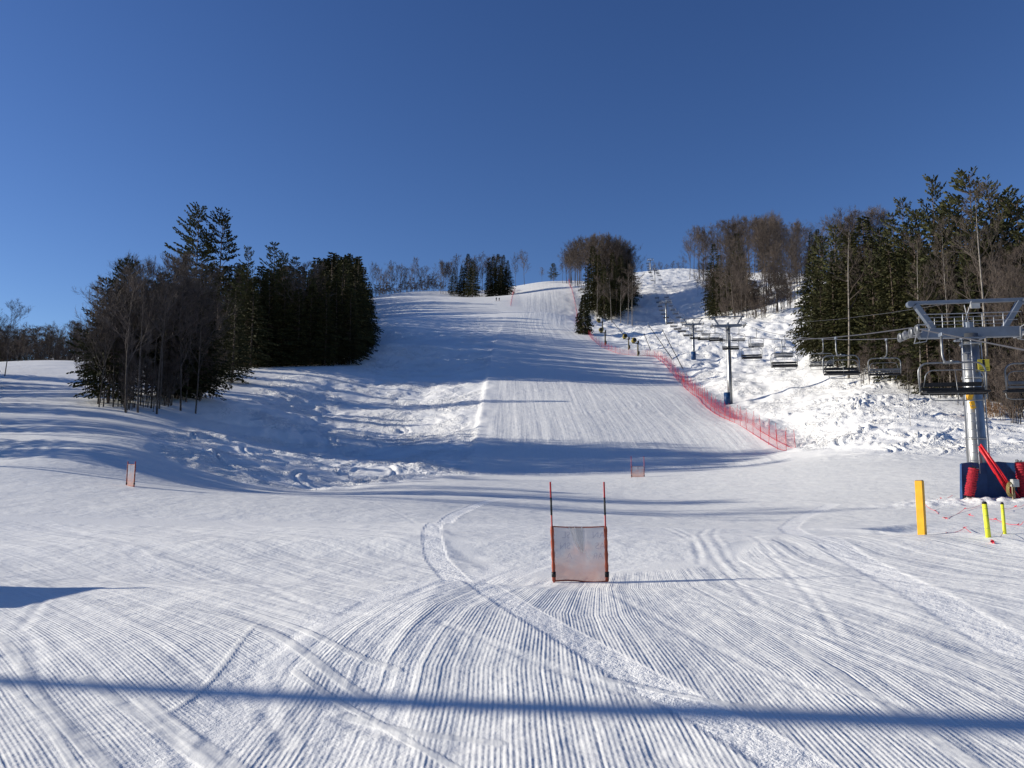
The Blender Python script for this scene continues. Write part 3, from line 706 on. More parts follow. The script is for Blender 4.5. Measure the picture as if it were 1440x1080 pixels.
for (px, py) in [(657, 357), (664, 366), (648, 372), (637, 376), (693, 360), (700, 357), (708, 358), (714, 366), (687, 368), (704, 372)]:
    tree_to('hemlock', px, rnd.uniform(368, 382), py, 'dark evergreen in the hilltop clump left of the race run', group='evergreens of the hilltop clump', wide=1.0)
for i in range(12): tree_to('bare', 626 + 88 * rnd.random(), rnd.uniform(384, 392), 362 + rnd.uniform(-5, 8), 'bare tree behind the evergreens of the hilltop clump', group='bare trees of the hilltop clump')
tree_to('bare', 738, 422, 355, 'tall forked bare tree on the skyline at the top of the race run', var=2, wide=1.15)
tree_to('bare', 725, 418, 362, 'slender bare tree beside the forked one at the top of the race run', var=0)
tree_to('bare', 763, 450, 377, 'faint bare tree behind the crest of the race run, right of the forked one', var=1)
tree_to('pine', 779, 440, 370, 'small round pine alone on the crest of the race run', var=2, wide=1.5)
# --- clump between race run and lift line
gc = 'evergreens of the clump between race run and lift'
for (px, d, py, k, v) in [(836, 300, 345, 'hemlock', 0), (848, 310, 338, 'hemlock', 1), (858, 315, 336, 'hemlock', 0), (870, 312, 342, 'hemlock', 2), (880, 318, 345, 'hemlock', 1), (843, 292, 358, 'hemlock', 2), (864, 296, 355, 'hemlock', 1), (876, 300, 358, 'hemlock', 0), (888, 322, 352, 'hemlock', 0), (852, 285, 372, 'hemlock', 1), (868, 290, 375, 'hemlock', 0), (886, 305, 366, 'hemlock', 2)]:
    tree_to(k, px, d + 14, py, 'dark evergreen in the clump between race run and chairlift', group=gc, var=v, wide=1.12)
for i in range(46):
    px = 795 + 100 * rnd.random(); d = 400 - 90 * (px - 795) / 60 if px < 845 else 318; d = max(300, min(400, d)) + rnd.uniform(0, 25)
    e = 1 - ((px - 846) / 56) ** 2; tree_to('bare', px, d, 366 - 30 * max(0, e) ** .6 + rnd.uniform(-4, 9), 'bare tree in the clump between race run and chairlift', group='bare trees of the clump between race run and lift')
for (px, d, py) in [(862, 276, 388), (884, 276, 384), (890, 280, 378), (840, 276, 392), (874, 274, 395)]:
    tree_to('birch', px, d, py, 'thin pale-trunked tree at the foot of the clump beside the chairlift', group='pale trees at the foot of the clump', var=0)
tree_to('spruce', 822, 208, 413, 'small dark spruce standing beside the red fence below the clump', wide=.85)
for i in range(12): tree_to('bare', 791 + 30 * rnd.random(), rnd.uniform(400, 432), 350 + rnd.uniform(0, 20), 'bare tree in the clump between race run and chairlift', group='bare trees of the clump between race run and lift', wide=1.2)
# --- big bare clump right of the lift
for i in range(62):
    t = rnd.random(); px = 985 + 160 * rnd.random()
    near = 208 + 130 * max(0, (1045 - px) / 75) ** 1.1 + 60 * max(0, (px - 1100) / 50); d = near + rnd.uniform(0, 70) * rnd.random() + (0 if i % 3 else 45)
    e = 1 - ((px - 1065) / 105) ** 2; py = 344 - 30 * max(0, e) ** .5 + rnd.uniform(-6, 8) if i % 3 == 0 else 380 - 22 * e + rnd.uniform(-22, 26)
    tree_to('bare', px, d, py, 'bare brown tree in the large clump right of the chairlift', group='bare trees of the large clump right of the lift')
for i in range(30):
    px = 974 + 200 * (i / 30); tree_to('bare', px, rnd.uniform(335, 400), 326 - 12 * math.sin((px - 974) / 190 * 3.1) + rnd.uniform(-5, 8), 'tall bare tree along the back of the large clump right of the chairlift', group='bare trees at the back of the large clump')
for (px, d, py) in [(1010, 285, 342), (1043, 262, 328), (1048, 268, 336), (1036, 264, 345), (1018, 280, 358), (1100, 300, 330), (1082, 380, 310), (1012, 265, 372), (1150, 300, 325), (1160, 280, 322)]:
    tree_to('hemlock', px, d, py, 'dark evergreen inside the large bare clump right of the chairlift', group='evergreens inside the large clump', wide=1.0)
for i in range(34):
    px = 1020 + 100 * rnd.random(); tree('sapling', px, 205 + abs(px - 1075) * .5 + rnd.uniform(0, 12), rnd.uniform(7, 12), 'thin brown sapling along the foot of the large clump', group='saplings at the foot of the large clump')
for i in range(8): tree_to('bare', 908 + i * 8.5 + rnd.uniform(-2, 2), 560, 370 + rnd.uniform(-3, 4), 'faint bare tree beyond the top of the chairlift', group='bare trees beyond the top of the lift')
# --- right wood
for (px, d, py, k, v, w, lab) in [
    (1384, 80, 240, 'pine', 0, .95, 'tallest pine of the right-hand wood, directly behind the big silver lift tower'),
    (1330, 84, 249, 'pine', 1, .8, 'second tallest, narrow pine left of the big silver lift tower'),
    (1408, 86, 258, 'pine', 3, .9, 'tall flat-topped pine right of the tallest one'),
    (1284, 92, 279, 'pine', 1, .75, 'slim pine at the middle of the right-hand wood with a small pointed top'),
    (1226, 100, 302, 'hemlock', 0, 1.25, 'broad dark evergreen towards the left side of the right-hand wood')]:
    tree_to(k, px, d, py, lab, var=v, wide=w)
for (px, d, py, k, v, w) in [(1184, 112, 314, 'pine', 2, 1.0), (1165, 116, 330, 'pine', 2, .9), (1150, 120, 352, 'hemlock', 2, .9), (1205, 106, 325, 'hemlock', 2, 1.1), (1250, 98, 318, 'pine', 2, 1), (1268, 94, 300, 'pine', 1, .9), (1305, 90, 292, 'pine', 2, 1.0), (1300, 86, 330, 'hemlock', 1, 1.2),
        (1350, 88, 280, 'pine', 2, 1.0), (1362, 84, 300, 'hemlock', 0, 1.2), (1430, 82, 275, 'pine', 1, 1.1), (1450, 78, 280, 'pine', 0, 1), (1420, 90, 300, 'hemlock', 1, 1.3), (1335, 80, 330, 'hemlock', 2, 1.2), (1400, 76, 330, 'hemlock', 1, 1.2), (1440, 74, 340, 'hemlock', 0, 1.2), (1260, 90, 345, 'hemlock', 1, 1.1), (1235, 96, 350, 'pine', 2, 1), (1180, 106, 372, 'hemlock', 1, 1.0), (1160, 112, 395, 'hemlock', 2, .9), (1310, 78, 365, 'pine', 2, .9), (1370, 76, 350, 'pine', 2, .9), (1478, 74, 300, 'pine', 0, 1), (1500, 80, 290, 'hemlock', 0, 1.2), (1215, 104, 345, 'hemlock', 0, 1)]:
    if k == 'hemlock': tree_to(k, px, d, py, 'dense dark evergreen filling the right-hand wood', group='evergreens of the right-hand wood', var=v, wide=w)
    else: tree_to(k, px, d, py, 'shaggy olive-green pine in the right-hand wood, lower than its tallest pines', group='lower pines of the right-hand wood', var=v, wide=w)
tree_to('birch', 1193, 98, 322, 'pale forked bare tree at the left front of the right-hand wood', var=0, wide=1.1)
tree_to('birch', 1388, 70, 276, 'tall pale bare tree behind the crossarm of the big silver lift tower', var=1)
tree_to('birch', 1337, 76, 320, 'pale straight bare trunk left of the big silver lift tower', var=1, wide=.7)
tree_to('birch', 1294, 78, 345, 'pale bare trunk rising beside the empty chair at the wood edge', var=0, wide=.8)
tree('birch', 1278, 60, 5.2, 'short white broken birch trunk left of the nearest chair', var=0, wide=.5)
for i in range(30):
    px = 1165 + 300 * rnd.random(); d = 112 - (px - 1165) * .155 + rnd.uniform(-6, 10); d = max(66, d)
    tree_to('bare', px, d, rnd.uniform(350, 460), 'bare grey tree at the front of the right-hand wood', group='bare trees fronting the right-hand wood', wide=.8)
for i in range(44):
    px = 1190 + 260 * rnd.random(); d = 104 - (px - 1165) * .15 + rnd.uniform(-5, 5); d = max(62, d)
    tree('sapling', px, d, rnd.uniform(3.5, 7.5), 'thin bare sapling along the snow edge of the right-hand wood', group='saplings along the right-hand wood')
for i in range(9): tree_to('bare', 1180 + 80 * rnd.random() + i, 190, 305 + rnd.uniform(-4, 10), 'bare tree on the ridge behind the right-hand wood', group='bare ridge trees behind the right-hand wood')

# ------------------------------------------------------------------ chairlift
LDX = .165
def line_x(d, side): return 15.9 + LDX * (d - 29) + (0 if side < 0 else 4.5) + .0
LAZ = math.atan2(-LDX, 1)                       # rotation of the lift line about Z
TOW = [(1372, 29), (1040, 102), (979, 161), (940, 287), (925, 417), (919, 508)]
TZ = [5.05 + CAMZ]                               # rope height above world zero at each tower
TPOS = []
for i, (px, d) in enumerate(TOW):
    x = line_x(d, -1) + 2.25
    arm = {29: topz(468, 29), 102: topz(458, 102), 161: topz(456, 161), 287: topz(426, 287), 417: topz(380, 417), 508: topz(366, 508)}[d]
    TPOS.append((x, d, arm))
def head_parts(root, z, small):
    """crossarm, risers, catwalk beams, wheel sets at height z"""
    m = MB(); m.box((0, 0, z), (3.7, .34, .40), bev=.03); m.build('crossarm', M['arm'], root)
    for s in (-1, 1):
        q = MB(); a = Vector((s * 1.30, 0, z + .18)); b = Vector((s * 1.92, 0, z + 1.20)); c = (a + b) / 2
        ang = math.atan2((b - a).x, (b - a).z); q.box(c, (.20, .24, (b - a).length), Matrix.Rotation(ang, 3, 'Y'), bev=.02); q.build('riser', M['arm'], root)
    q = MB(); q.box((0, 0, z + 1.27), (4.3, .16, .14), bev=.02)
    for s in (-1, 1): q.tube([(s * 2.12, -.12, z + 1.22), (s * 2.12, .12, z + 1.22)], .13, 10)
    q.build('lifting_beam', M['arm'], root)
    q = MB()
    for y in (-.38, .38):
        q.tube([(-1.75, y, z + .72), (1.75, y, z + .72)], .018, 5); q.tube([(-1.6, y, z + .42), (1.6, y, z + .42)], .014, 5)
        for x in (-1.1, -.35, .35, 1.1): q.tube([(x, y, z + .18), (x, y, z + .72)], .016, 5)
    q.tube([(-.35, -.38, z + .2), (0, -.38, z + 1.2)], .014, 5); q.tube([(.2, .38, z + .2), (.05, .38, z + 1.2)], .016, 5)
    q.build('catwalk_rail', M['rail'], root)
    q = MB(); q.box((.25, -.1, z + 1.06), (.34, .06, .20), bev=.01); q.build('number_plate', M['box'], root)
    for s in (-1, 1):
        q = MB(); x = s * 2.25
        for k in (-1, 1): q.box((x - s * .13, k * .62, z - .04), (.05, .95, .12), bev=.01)
        q.box((x - s * .16, 0, z + .06), (.06, 1.2, .10), bev=.01); q.tube([(s * 1.8, 0, z), (x + s * .2, 0, z)], .09, 8)
        q.tube([(x, -1.0, z + .20), (x - s * .45, -.9, z + .24), (x - s * .62, -.5, z + .1), (x - s * .55, -.3, z - .35), (x - s * .1, -.3, z - .42), (x, -.9, z - .15)], .022, 6)
        o = q.build('wheel_frame', M['rail'], root)
        for y in (-.93, -.31, .31, .93):
            w = MB(); w.tube([(x - .06, y, z + .02), (x - .03, y, z + .02), (x + .03, y, z + .02), (x + .06, y, z + .02)], [.16, .19, .19, .16], 14)
            w.tube([(x - .085, y, z + .02), (x + .085, y, z + .02)], .06, 8); w.build('wheel', M['frame'], o)
def make_tower(i, x, d, arm, label):
    gzv = gz(x, d); H = arm - gzv; root = empty('lift_tower', (x, d, gzv), LAZ)
    r0 = .37 if i == 0 else .33
    q = MB(); q.tube([(0, 0, -.6), (0, 0, H * .35), (0, 0, H * .352), (0, 0, H * .72), (0, 0, H * .722), (0, 0, H - .05)], [r0, r0 * .95, r0 * .93, r0 * .88, r0 * .86, r0 * .83], 28)
    for t in (.35, .72, .93): q.tube([(0, 0, H * t - .05), (0, 0, H * t + .05)], r0 * .97, 28)
    q.build('tower_tube', M['steel'], root, True)
    q = MB(); q.tube([(0, 0, H - .15), (0, 0, H + .42)], .16, 10); q.box((0, 0, H - .26), (.85, .8, .07), bev=.01); q.build('tube_head', M['arm'], root)
    head_parts(root, H, i > 2)
    if i < 3:
        q = MB(); y = -r0 - .12; xo = -.30
        for s in (-.16, .16): q.tube([(xo + s, y, .9), (xo + s, y + .06, H - .3)], .02, 5)
        z = 1.1
        while z < H - .4: q.tube([(xo - .16, y, z), (xo + .16, y, z)], .012, 4); z += .3
        q.build('ladder', M['rail'], root)
    tag(root, label, 'lift tower', 'towers of the chairlift'); return root, H
lab = ['big silver lift tower with a yellow sign and blue pads round its foot', 'second lift tower up the line, blue pad at its foot, by the red fence', 'third lift tower up the line, standing in the middle of the mogul slope',
       'fourth lift tower up the line, thin, just below the shaded band of snow', 'fifth lift tower up the line, dark against the shaded snow', 'topmost lift tower, on the skyline']
TR_ = []
for i, (x, d, arm) in enumerate(TPOS): TR_.append(make_tower(i, x, d, arm, lab[i]))
t1, H1 = TR_[0]
q = MB(); q.box((.30, -.36, H1 - 1.35), (.42, .02, .46), bev=.005); sg = q.build('warning_sign', M['signy'], t1)
q = MB()
q.tube([(.30, -.373, H1 - 1.18), (.30, -.376, H1 - 1.18)], .05, 10); q.box((.30, -.374, H1 - 1.28), (.09, .006, .12)); q.box((.26, -.374, H1 - 1.36), (.03, .006, .10)); q.box((.34, -.374, H1 - 1.35), (.03, .006, .10))
for k in range(2): q.box((.30, -.374, H1 - 1.46 - k * .06), (.32, .006, .022))
q.build('sign_symbol', M['black'], sg)
q = MB(); q.box((-.30, -.42, H1 - 2.55), (.20, .18, .34), Matrix.Rotation(.3, 3, 'Y'), bev=.03); q.box((-.22, -.42, H1 - 2.9), (.16, .14, .3), Matrix.Rotation(-.2, 3, 'Y'), bev=.02); q.build('yellow_pouch', M['yellow'], t1)
q = MB(); q.tube([(.38, -.1, -.2), (.40, -.1, 2.2), (.36, -.1, H1 - .4)], .025, 6); q.build('conduit', M['rail'], t1)
# pads round the feet
def rotz(a): return Matrix.Rotation(a, 3, 'Z')
def pad(root_label, loc, rz, W, Hh, T, curve, name='padding_mat', group=None):
    m = MB(); n = 10
    for i in range(n + 1):
        t = i / n - .5; x = t * W; y = curve * (t * t * 4 - 1) * .5 + .02 * math.sin(t * 9)
        hh = Hh - .04 * abs(math.sin(t * 3.1)) - .03 * (abs(t) > .45)
        m.v += [(x, y, -.15), (x, y + T, -.15), (x, y + T - .02, hh), (x, y + .02, hh)]
    for i in range(n):
        b = i * 4
        for k in range(4): m.f.append((b + k, b + 4 + k, b + 4 + (k + 1) % 4, b + (k + 1) % 4))
    m.f.append((3, 2, 1, 0)); b = n * 4; m.f.append((b, b + 1, b + 2, b + 3))
    o = m.build(name, M['bluepad']); o.location = loc; o.rotation_euler = rz; tag(o, root_label, 'crash pad', group); return o
fx, fy = TPOS[0][0], TPOS[0][1]; fz = gz(fx, fy)
pad('blue crash pad leaning at the left side of the big silver tower', (fx - .52, fy - .55, fz - .05), (.06, 0, .25), 1.15, 1.38, .12, -.25)
pad('blue crash pad wrapped on the right side of the big silver tower', (fx + .55, fy - .50, fz - .05), (.05, 0, -.15), 1.25, 1.40, .12, -.25)
x2, d2 = TPOS[1][0], TPOS[1][1]
q = MB(); q.tube([(0, 0, -.3), (0, 0, 1.6)], [.46, .44], 16); o = q.build('padding_mat', M['bluepad'], None, True, (x2 - .45, d2 - .1, gz(x2, d2))); tag(o, 'blue crash pad standing against the foot of the second lift tower', 'crash pad')
x3, d3 = TPOS[2][0], TPOS[2][1]
q = MB(); q.tube([(0, 0, -.3), (0, 0, 1.6)], [.55, .52], 16); o = q.build('padding_mat', M['bluepad'], None, True, (x3 - .2, d3 - .6, gz(x3, d3))); tag(o, 'blue grey crash pad around the foot of the third lift tower', 'crash pad')
# rolled nets leaning on the pads
def roll(loc, rot, L, rad, label):
    m = MB(); n = int(L / .045); pts = []; rr = []
    for i in range(n + 1): pts.append((0, 0, L * i / n)); rr.append(rad * (.84 if i % 2 else 1.0) * (1 - .06 * math.sin(i * .7)))
    m.tube(pts, rr, 18); root = m.build('rolled_net', M['net'], None, False, loc); root.rotation_euler = rot
    k = MB()
    for a in range(9):
        r_ = rad * rnd.uniform(.2, .85); an = a * .7; k.tube([(r_ * math.cos(an), r_ * math.sin(an), -.16 - rnd.uniform(0, .05)), (r_ * math.cos(an), r_ * math.sin(an), .05)], .012, 5)
        k.tube([(r_ * math.cos(an), r_ * math.sin(an), L - .02), (r_ * math.cos(an), r_ * math.sin(an), L + rnd.uniform(.03, .12))], .014, 5)
    k.build('net_pole', M['black'], root); tag(root, label, 'rolled net'); return root
roll((fx - .98, fy - .95, fz + .08), (.10, .16, 0), 1.05, .19, 'red rolled net leaning on the left blue pad')
roll((fx + 1.16, fy - .80, fz + .06), (.08, -.10, 0), 1.28, .18, 'taller red rolled net beside the right blue pad')
roll((fx + 1.38, fy - .62, fz + .06), (.06, -.14, 0), 1.12, .17, 'red rolled net, rightmost one behind the right blue pad')
# bundle of poles leaning across the front
root = empty('pole_bundle', (fx + .62, fy - 1.15, fz)); tag(root, 'bundle of bright red poles leaning across the front of the big silver tower', 'pole bundle')
for k in range(9):
    m = MB(); a = Vector((rnd.uniform(-.12, .14), rnd.uniform(-.10, .10), -.05)); b = Vector((-.86 + rnd.uniform(-.07, .07), .55 + rnd.uniform(-.06, .06), 1.95 + rnd.uniform(-.12, .08)))
    m.tube([a, a.lerp(b, .5) + Vector((rnd.uniform(-.03, .03), 0, 0)), b], .03, 7); m.build('pole', M['redpole'], root, True)
bx, by = fx + .42, fy - 1.45; bz = gz(bx, by)
root = empty('power_box', (bx, by, bz)); tag(root, 'small grey electrical box on a short post in front of the red poles', 'electrical box')
q = MB(); q.box((0, 0, .65), (.24, .16, .28), bev=.015); o = q.build('box', M['box'], root); q = MB(); q.box((.0, -.085, .65), (.18, .012, .2), bev=.004); q.build('lid', M['box'], o)
q = MB(); q.box((-.05, .03, .25), (.09, .05, 1.0)); q.build('post', M['wood'], root)
m = MB()
for k in range(5):
    pts = [(-.17 + (.10 + .012 * k) * math.cos(a * .5236), -.06 + .02 * k + .01 * math.sin(a), .42 + (.20 + .02 * k) * math.sin(a * .5236)) for a in range(12)]
    m.tube(pts, .011, 5, closed=True)
o = m.build('cable_coil', M['hose'], None, True, (bx, by, bz)); tag(o, 'loops of cable hanging beside the grey electrical box', 'cable coil')

# chair
def make_chair(grey):
    root = empty('lift_chair')
    q = MB(); q.box((0, 0, .02), (.10, .34, .14), bev=.02); q.build('grip', M['arm'], root)
    q = MB(); q.tube([(0, 0, -.02), (0, -.02, -.45)] + [(0, -.02 + .42 - .42 * math.cos(R(a)), -.62 - .42 * math.sin(R(a))) for a in range(0, 91, 15)] + [(0, .9, -1.05)], .038, 10); q.build('hanger', M['frame'], root, True)
    Y = .78; w = 1.06
    loop = [(-w + .02, Y, -2.12), (-w, Y, -1.6)] + arc((-w + .32, Y, -1.42), .32, 180, 90, 6) + arc((w - .32, Y, -1.42), .32, 90, 0, 6) + [(w, Y, -1.6), (w - .02, Y, -2.12)]
    q = MB(); q.tube(loop, .032, 8); q.box((0, Y, -1.09), (.5, .12, .10), bev=.015); q.build('bail_frame', M['frame'], root, True)
    q = MB(); q.box((0, Y + .24, -2.15), (2.02, .50, .09), bev=.03); q.box((0, Y + .02, -2.18), (2.08, .07, .10), bev=.01)
    for x in (-.51, 0, .51): q.box((x, Y + .24, -2.10), (.012, .46, .012))
    q.build('seat', M['black'], root)
    q = MB(); q.box((0, Y - .02, -1.86), (2.0, .045, .15), Matrix.Rotation(-.12, 3, 'X'), bev=.02); q.box((0, Y - .0, -2.02), (2.0, .04, .10), bev=.02); q.build('backrest', M['greyslat'] if grey else M['backslat'], root)
    q = MB(); lp = [(-w + .14, Y, -1.96)] + arc((-w + .42, Y + .20, -1.66), .28, 180, 90, 5) + arc((w - .42, Y + .20, -1.66), .28, 90, 0, 5) + [(w - .14, Y, -1.96)]
    q.tube(lp, .02, 6); sb = q.build('safety_bar', M['frame'], root, True)
    q = MB(); q.tube([(-.9, Y + .45, -2.2), (-.86, Y + .5, -2.40), (-.7, Y + .5, -2.46), (.7, Y + .5, -2.46), (.86, Y + .5, -2.40), (.9, Y + .45, -2.2)], .02, 6)
    q.tube([(0, Y + .3, -1.4), (0, Y + .5, -2.46)], .012, 5); q.build('footrest', M['frame'], sb, True)
    return root
M['greyslat'] = mat('grey_slat', (.16, .16, .165), .45, .5, .3, 5); M['backslat'] = mat('black_slat', (.02, .02, .022), .5, 0, .3, 5)
def rope_pt(d, side):
    for (x0, d0, z0), (x1, d1, z1) in zip(TPOS[:-1], TPOS[1:]):
        if d <= d1: break
    t = (d - d0) / (d1 - d0); L = d1 - d0
    sag = 4 * t * (1 - t) * L * L * (.00022 if L < 100 else .00010) if 0 <= t <= 1 else 0
    x = x0 + (x1 - x0) * t + side * 2.25
    return Vector((x, d, z0 + (z1 - z0) * t + .20 - sag)) if t >= 0 else Vector((x, d, z0 + .20 + (d - d0) * .26))
for side, lb in ((-1, 'left'), (1, 'right')):
    ds = [12, 20, 29] + [29 + 73 * k / 12 for k in range(1, 13)] + [102 + 59 * k / 8 for k in range(1, 9)] + [161 + 126 * k / 10 for k in range(1, 11)] + [287 + 130 * k / 8 for k in range(1, 9)] + [417 + 91 * k / 6 for k in range(1, 7)]
    q = MB(); q.tube([rope_pt(d, side) for d in ds], .026, 5); o = q.build('haul_rope', M['rope']); tag(o, 'steel haul rope of the %s-hand lift line, running over the towers up the hill' % lb, 'cable')
# comms line stretched from tower to tower
q = MB(); pts = []
for (x0, d0, z0), (x1, d1, z1) in zip(TPOS[:-1], TPOS[1:]):
    for k in range(8): t = k / 8; pts.append((x0 + (x1 - x0) * t, d0 + (d1 - d0) * t, z0 + 1.3 + (z1 - z0) * t - 4 * t * (1 - t) * (d1 - d0) * .012))
q.tube(pts, .012, 4); o = q.build('signal_cable', M['rope']); tag(o, 'thin signal cable slung between the tops of the lift towers', 'cable')
ORD = ['nearest', 'second-nearest', 'third-nearest', 'fourth-nearest', 'fifth-nearest', 'sixth-nearest', 'seventh-nearest', 'eighth-nearest', 'ninth-nearest', 'tenth-nearest']
chair0 = make_chair(False); chair1 = make_chair(True); used = set()
left = [26.3, 40, 54.5, 69, 84, 98, 115, 131, 147, 164, 180, 197, 214]; right = [27.8, 45, 60, 75, 92, 107, 123, 139, 155, 171, 188, 204, 221]
d = 240
while d < 505: left.append(d); right.append(d + 5); d += 16.5
for side, ds in ((-1, left), (1, right)):
    for i, d in enumerate(ds):
        src = chair0 if side < 0 else chair1; c = src if side not in used else copy_tree(src); used.add(side)
        p = rope_pt(d, side); c.location = p - Vector((0, 0, .06)); c.scale = (1, 1, 1) if i == 0 else (.88, .88, .95); c.rotation_euler = (0, 0, LAZ + (math.pi if side < 0 else 0) + rnd.uniform(-.05, .05))
        ln = 'left' if side < 0 else 'right'; dirn = 'coming down' if side < 0 else 'going up'
        if side < 0 and i == 0: l = 'empty lift chair hanging right in front of the big silver tower'
        elif side > 0 and i == 0: l = 'empty lift chair cut by the right edge, beyond the big silver tower'
        elif i < 10: l = '%s empty lift chair on the %s-hand rope %s the hill' % (ORD[i], ln, dirn)
        else: l = 'tiny far empty lift chair on the %s-hand rope high up the hill' % ln
        tag(c, l, 'lift chair', 'far chairs on the %s-hand rope' % ln if i >= 10 else 'chairs of the lift')

# ------------------------------------------------------------------ race gates
def beam(m, a, b, r, n=8): m.tube([a, b], r, n)
def gate(loc, rz, W, Hp, z0, Ht, leanL, leanR, label, letters=False, sc_=1, group=None):
    root = empty('race_gate', loc, rz); tag(root, label, 'race gate', group)
    L = Vector((-W / 2, 0, 0)); Rr = Vector((W / 2, 0, 0))
    def pt(base, lean, z): return base + Vector((lean * z, 0, z))
    for base, lean in ((L, leanL), (Rr, leanR)):
        q = MB(); q.tube([pt(base, lean, -.2), pt(base, lean, Ht)], [.0135 if letters else .022, .012 if letters else .02], 10); pole = q.build('gate_pole', M['polered'], root, True)
        q = MB(); q.tube([pt(base, lean, z0 + Hp + .16 * sc_), pt(base, lean, Ht - .22 * sc_)], .0145, 10); q.build('black_band', M['black'], pole, True)
        q = MB(); n = 14; q.tube([pt(base, lean, z0 + Hp * k / n) for k in range(n + 1)], [.024 + .004 * math.sin(k * 2.1) for k in range(n + 1)], 10); q.build('sleeve', M['orange'], root, True)
        q = MB(); q.tube([pt(base, lean, z0 + .06), pt(base, lean, z0 + .13)], .031, 10); q.build('clip', M['black'], root, True)
    # cloth between the poles
    m = MB(); nx, nz = 26, 26; uvs = []
    for j in range(nz + 1):
        for i in range(nx + 1):
            s, t = i / nx, j / nz; a = pt(L, leanL, z0 + Hp * t); b = pt(Rr, leanR, z0 + Hp * t); p = a.lerp(b, s)
            c = math.exp(-((s - .44 - .12 * (1 - t)) / .05) ** 2) * max(0, t - .35) * .03 - math.exp(-((s - .56 - .1 * (1 - t)) / .03) ** 2) * max(0, t - .25) * .02
            p.y += c + .008 * math.sin(s * 7 + t * 4) * math.sin(s * 3.14); m.v.append(tuple(p))
    for j in range(nz):
        for i in range(nx): a = j * (nx + 1) + i; m.f.append((a, a + 1, a + nx + 2, a + nx + 1))
    cl = m.build('cloth', M['panel'] if letters else M['panelred'] if W * math.cos(rz) < .5 else M['panel'], root, True)
    q = MB()
    for zz, r in ((z0 + Hp, .009), (z0, .011)): q.tube([pt(L, leanL, zz).lerp(pt(Rr, leanR, zz), k / 8) + Vector((0, 0, -.012 * math.sin(k / 8 * 3.14) if zz > .3 else .012 * math.sin(k / 8 * 6.3))) for k in range(9)], r, 6)
    q.build('hem', M['orange'], root, True)
    if letters:
        zt = z0 + Hp - .008
        def P2(s, t): return (-W / 2 * .96 + W * .96 * s + .02, -.022, zt - Hp * t)
        m = MB(); m.face([P2(.25, .0), P2(.52, .0), P2(.545, .46), P2(.47, .46), P2(.33, .23)]); m.build('crease', M['fold_highlight'], cl)  # pale face painted as the highlight on the folded cloth
        m = MB()
        for pl in ([(.25, .0), (.34, .25), (.47, .50)], [(.50, .0), (.52, .2), (.54, .48)], [(.57, .44), (.61, .53), (.66, .60)], [(.36, 0), (.42, .25), (.50, .45)]):
            for a, b in zip(pl[:-1], pl[1:]):
                a3, b3 = Vector(P2(*a)), Vector(P2(*b)); w_ = Vector((.005, 0, 0)); off = Vector((0, -.003, 0)); m.face([a3 - w_ + off, b3 - w_ * .4 + off, b3 + w_ * .4 + off, a3 + w_ + off])
        m.build('crease_edge', M['crease'], cl)  # pale ribbons painted as highlights along the creases
        for txt, x, z, sz in (('SL', .06, .20, .13), ('AN', .74, .20, .13), ('SN', .06, .40, .13), ('AS', .74, .40, .13), ('A', .20, .58, .12), ('AR', .70, .58, .12)):
            cu = bpy.data.curves.new('t', 'FONT'); cu.body = txt; cu.size = sz; ob = bpy.data.objects.new('t', cu); C.objects.link(ob)
            me = bpy.data.meshes.new_from_object(ob.evaluated_get(bpy.context.evaluated_depsgraph_get())); bpy.data.objects.remove(ob)
            o = bpy.data.objects.new('lettering', me); C.objects.link(o); me.materials.clear(); me.materials.append(M['ink']); o.parent = cl; px_, py_, pz_ = P2(x, z); o.location = (px_ + (.16 if len(txt) > 1 else .08), -.018, pz_); o.rotation_euler = (math.pi / 2, 0, 0); o.scale = (-1, 1, 1)
    return root
M['polered'] = mat('red_gate_pole', (.42, .03, .03), .4, 0, .3, 12)
def see(name, col, f, tl=.4):
    m = mat(name, col, .6, 0, .25, 5); nt = m.node_tree; b = nt.nodes['Principled BSDF']; out = nt.nodes['Material Output']
    t = nt.nodes.new('ShaderNodeBsdfTranslucent'); t.inputs['Color'].default_value = (*col, 1); a = nt.nodes.new('ShaderNodeMixShader'); a.inputs[0].default_value = tl
    tr = nt.nodes.new('ShaderNodeBsdfTransparent'); c = nt.nodes.new('ShaderNodeMixShader'); c.inputs[0].default_value = f
    nt.links.new(b.outputs[0], a.inputs[1]); nt.links.new(t.outputs[0], a.inputs[2]); nt.links.new(tr.outputs[0], c.inputs[1]); nt.links.new(a.outputs[0], c.inputs[2]); nt.links.new(c.outputs[0], out.inputs['Surface']); return m
M['fold_highlight'] = see('fold_highlight_paint', (.62, .60, .56), .4); M['ink'] = see('faded_lettering', (.17, .20, .38), .30, .2); M['panelred'] = see('red_gate_cloth', (.62, .22, .20), .85)
p = Vector((*plane_pt(816.5, 818), 0)); p.z = gz(p.x, p.y)
gate(p, 0, .75, .76, .012, 1.40, -.032, -.02, 'nearest race gate, grey see-through cloth with faded lettering between two thin poles', True)
p = hit(897, 671)
gate(p, .12, .92, .74, .01, 1.45, 0, .0, 'small race gate far off at the foot of the race run', sc_=1.2)
p = hit(183, 684)
gate(p, -.70, .68, .84, .01, .96, .03, .03, 'red race gate turned almost edge-on, alone on the left-hand slope', sc_=.2)

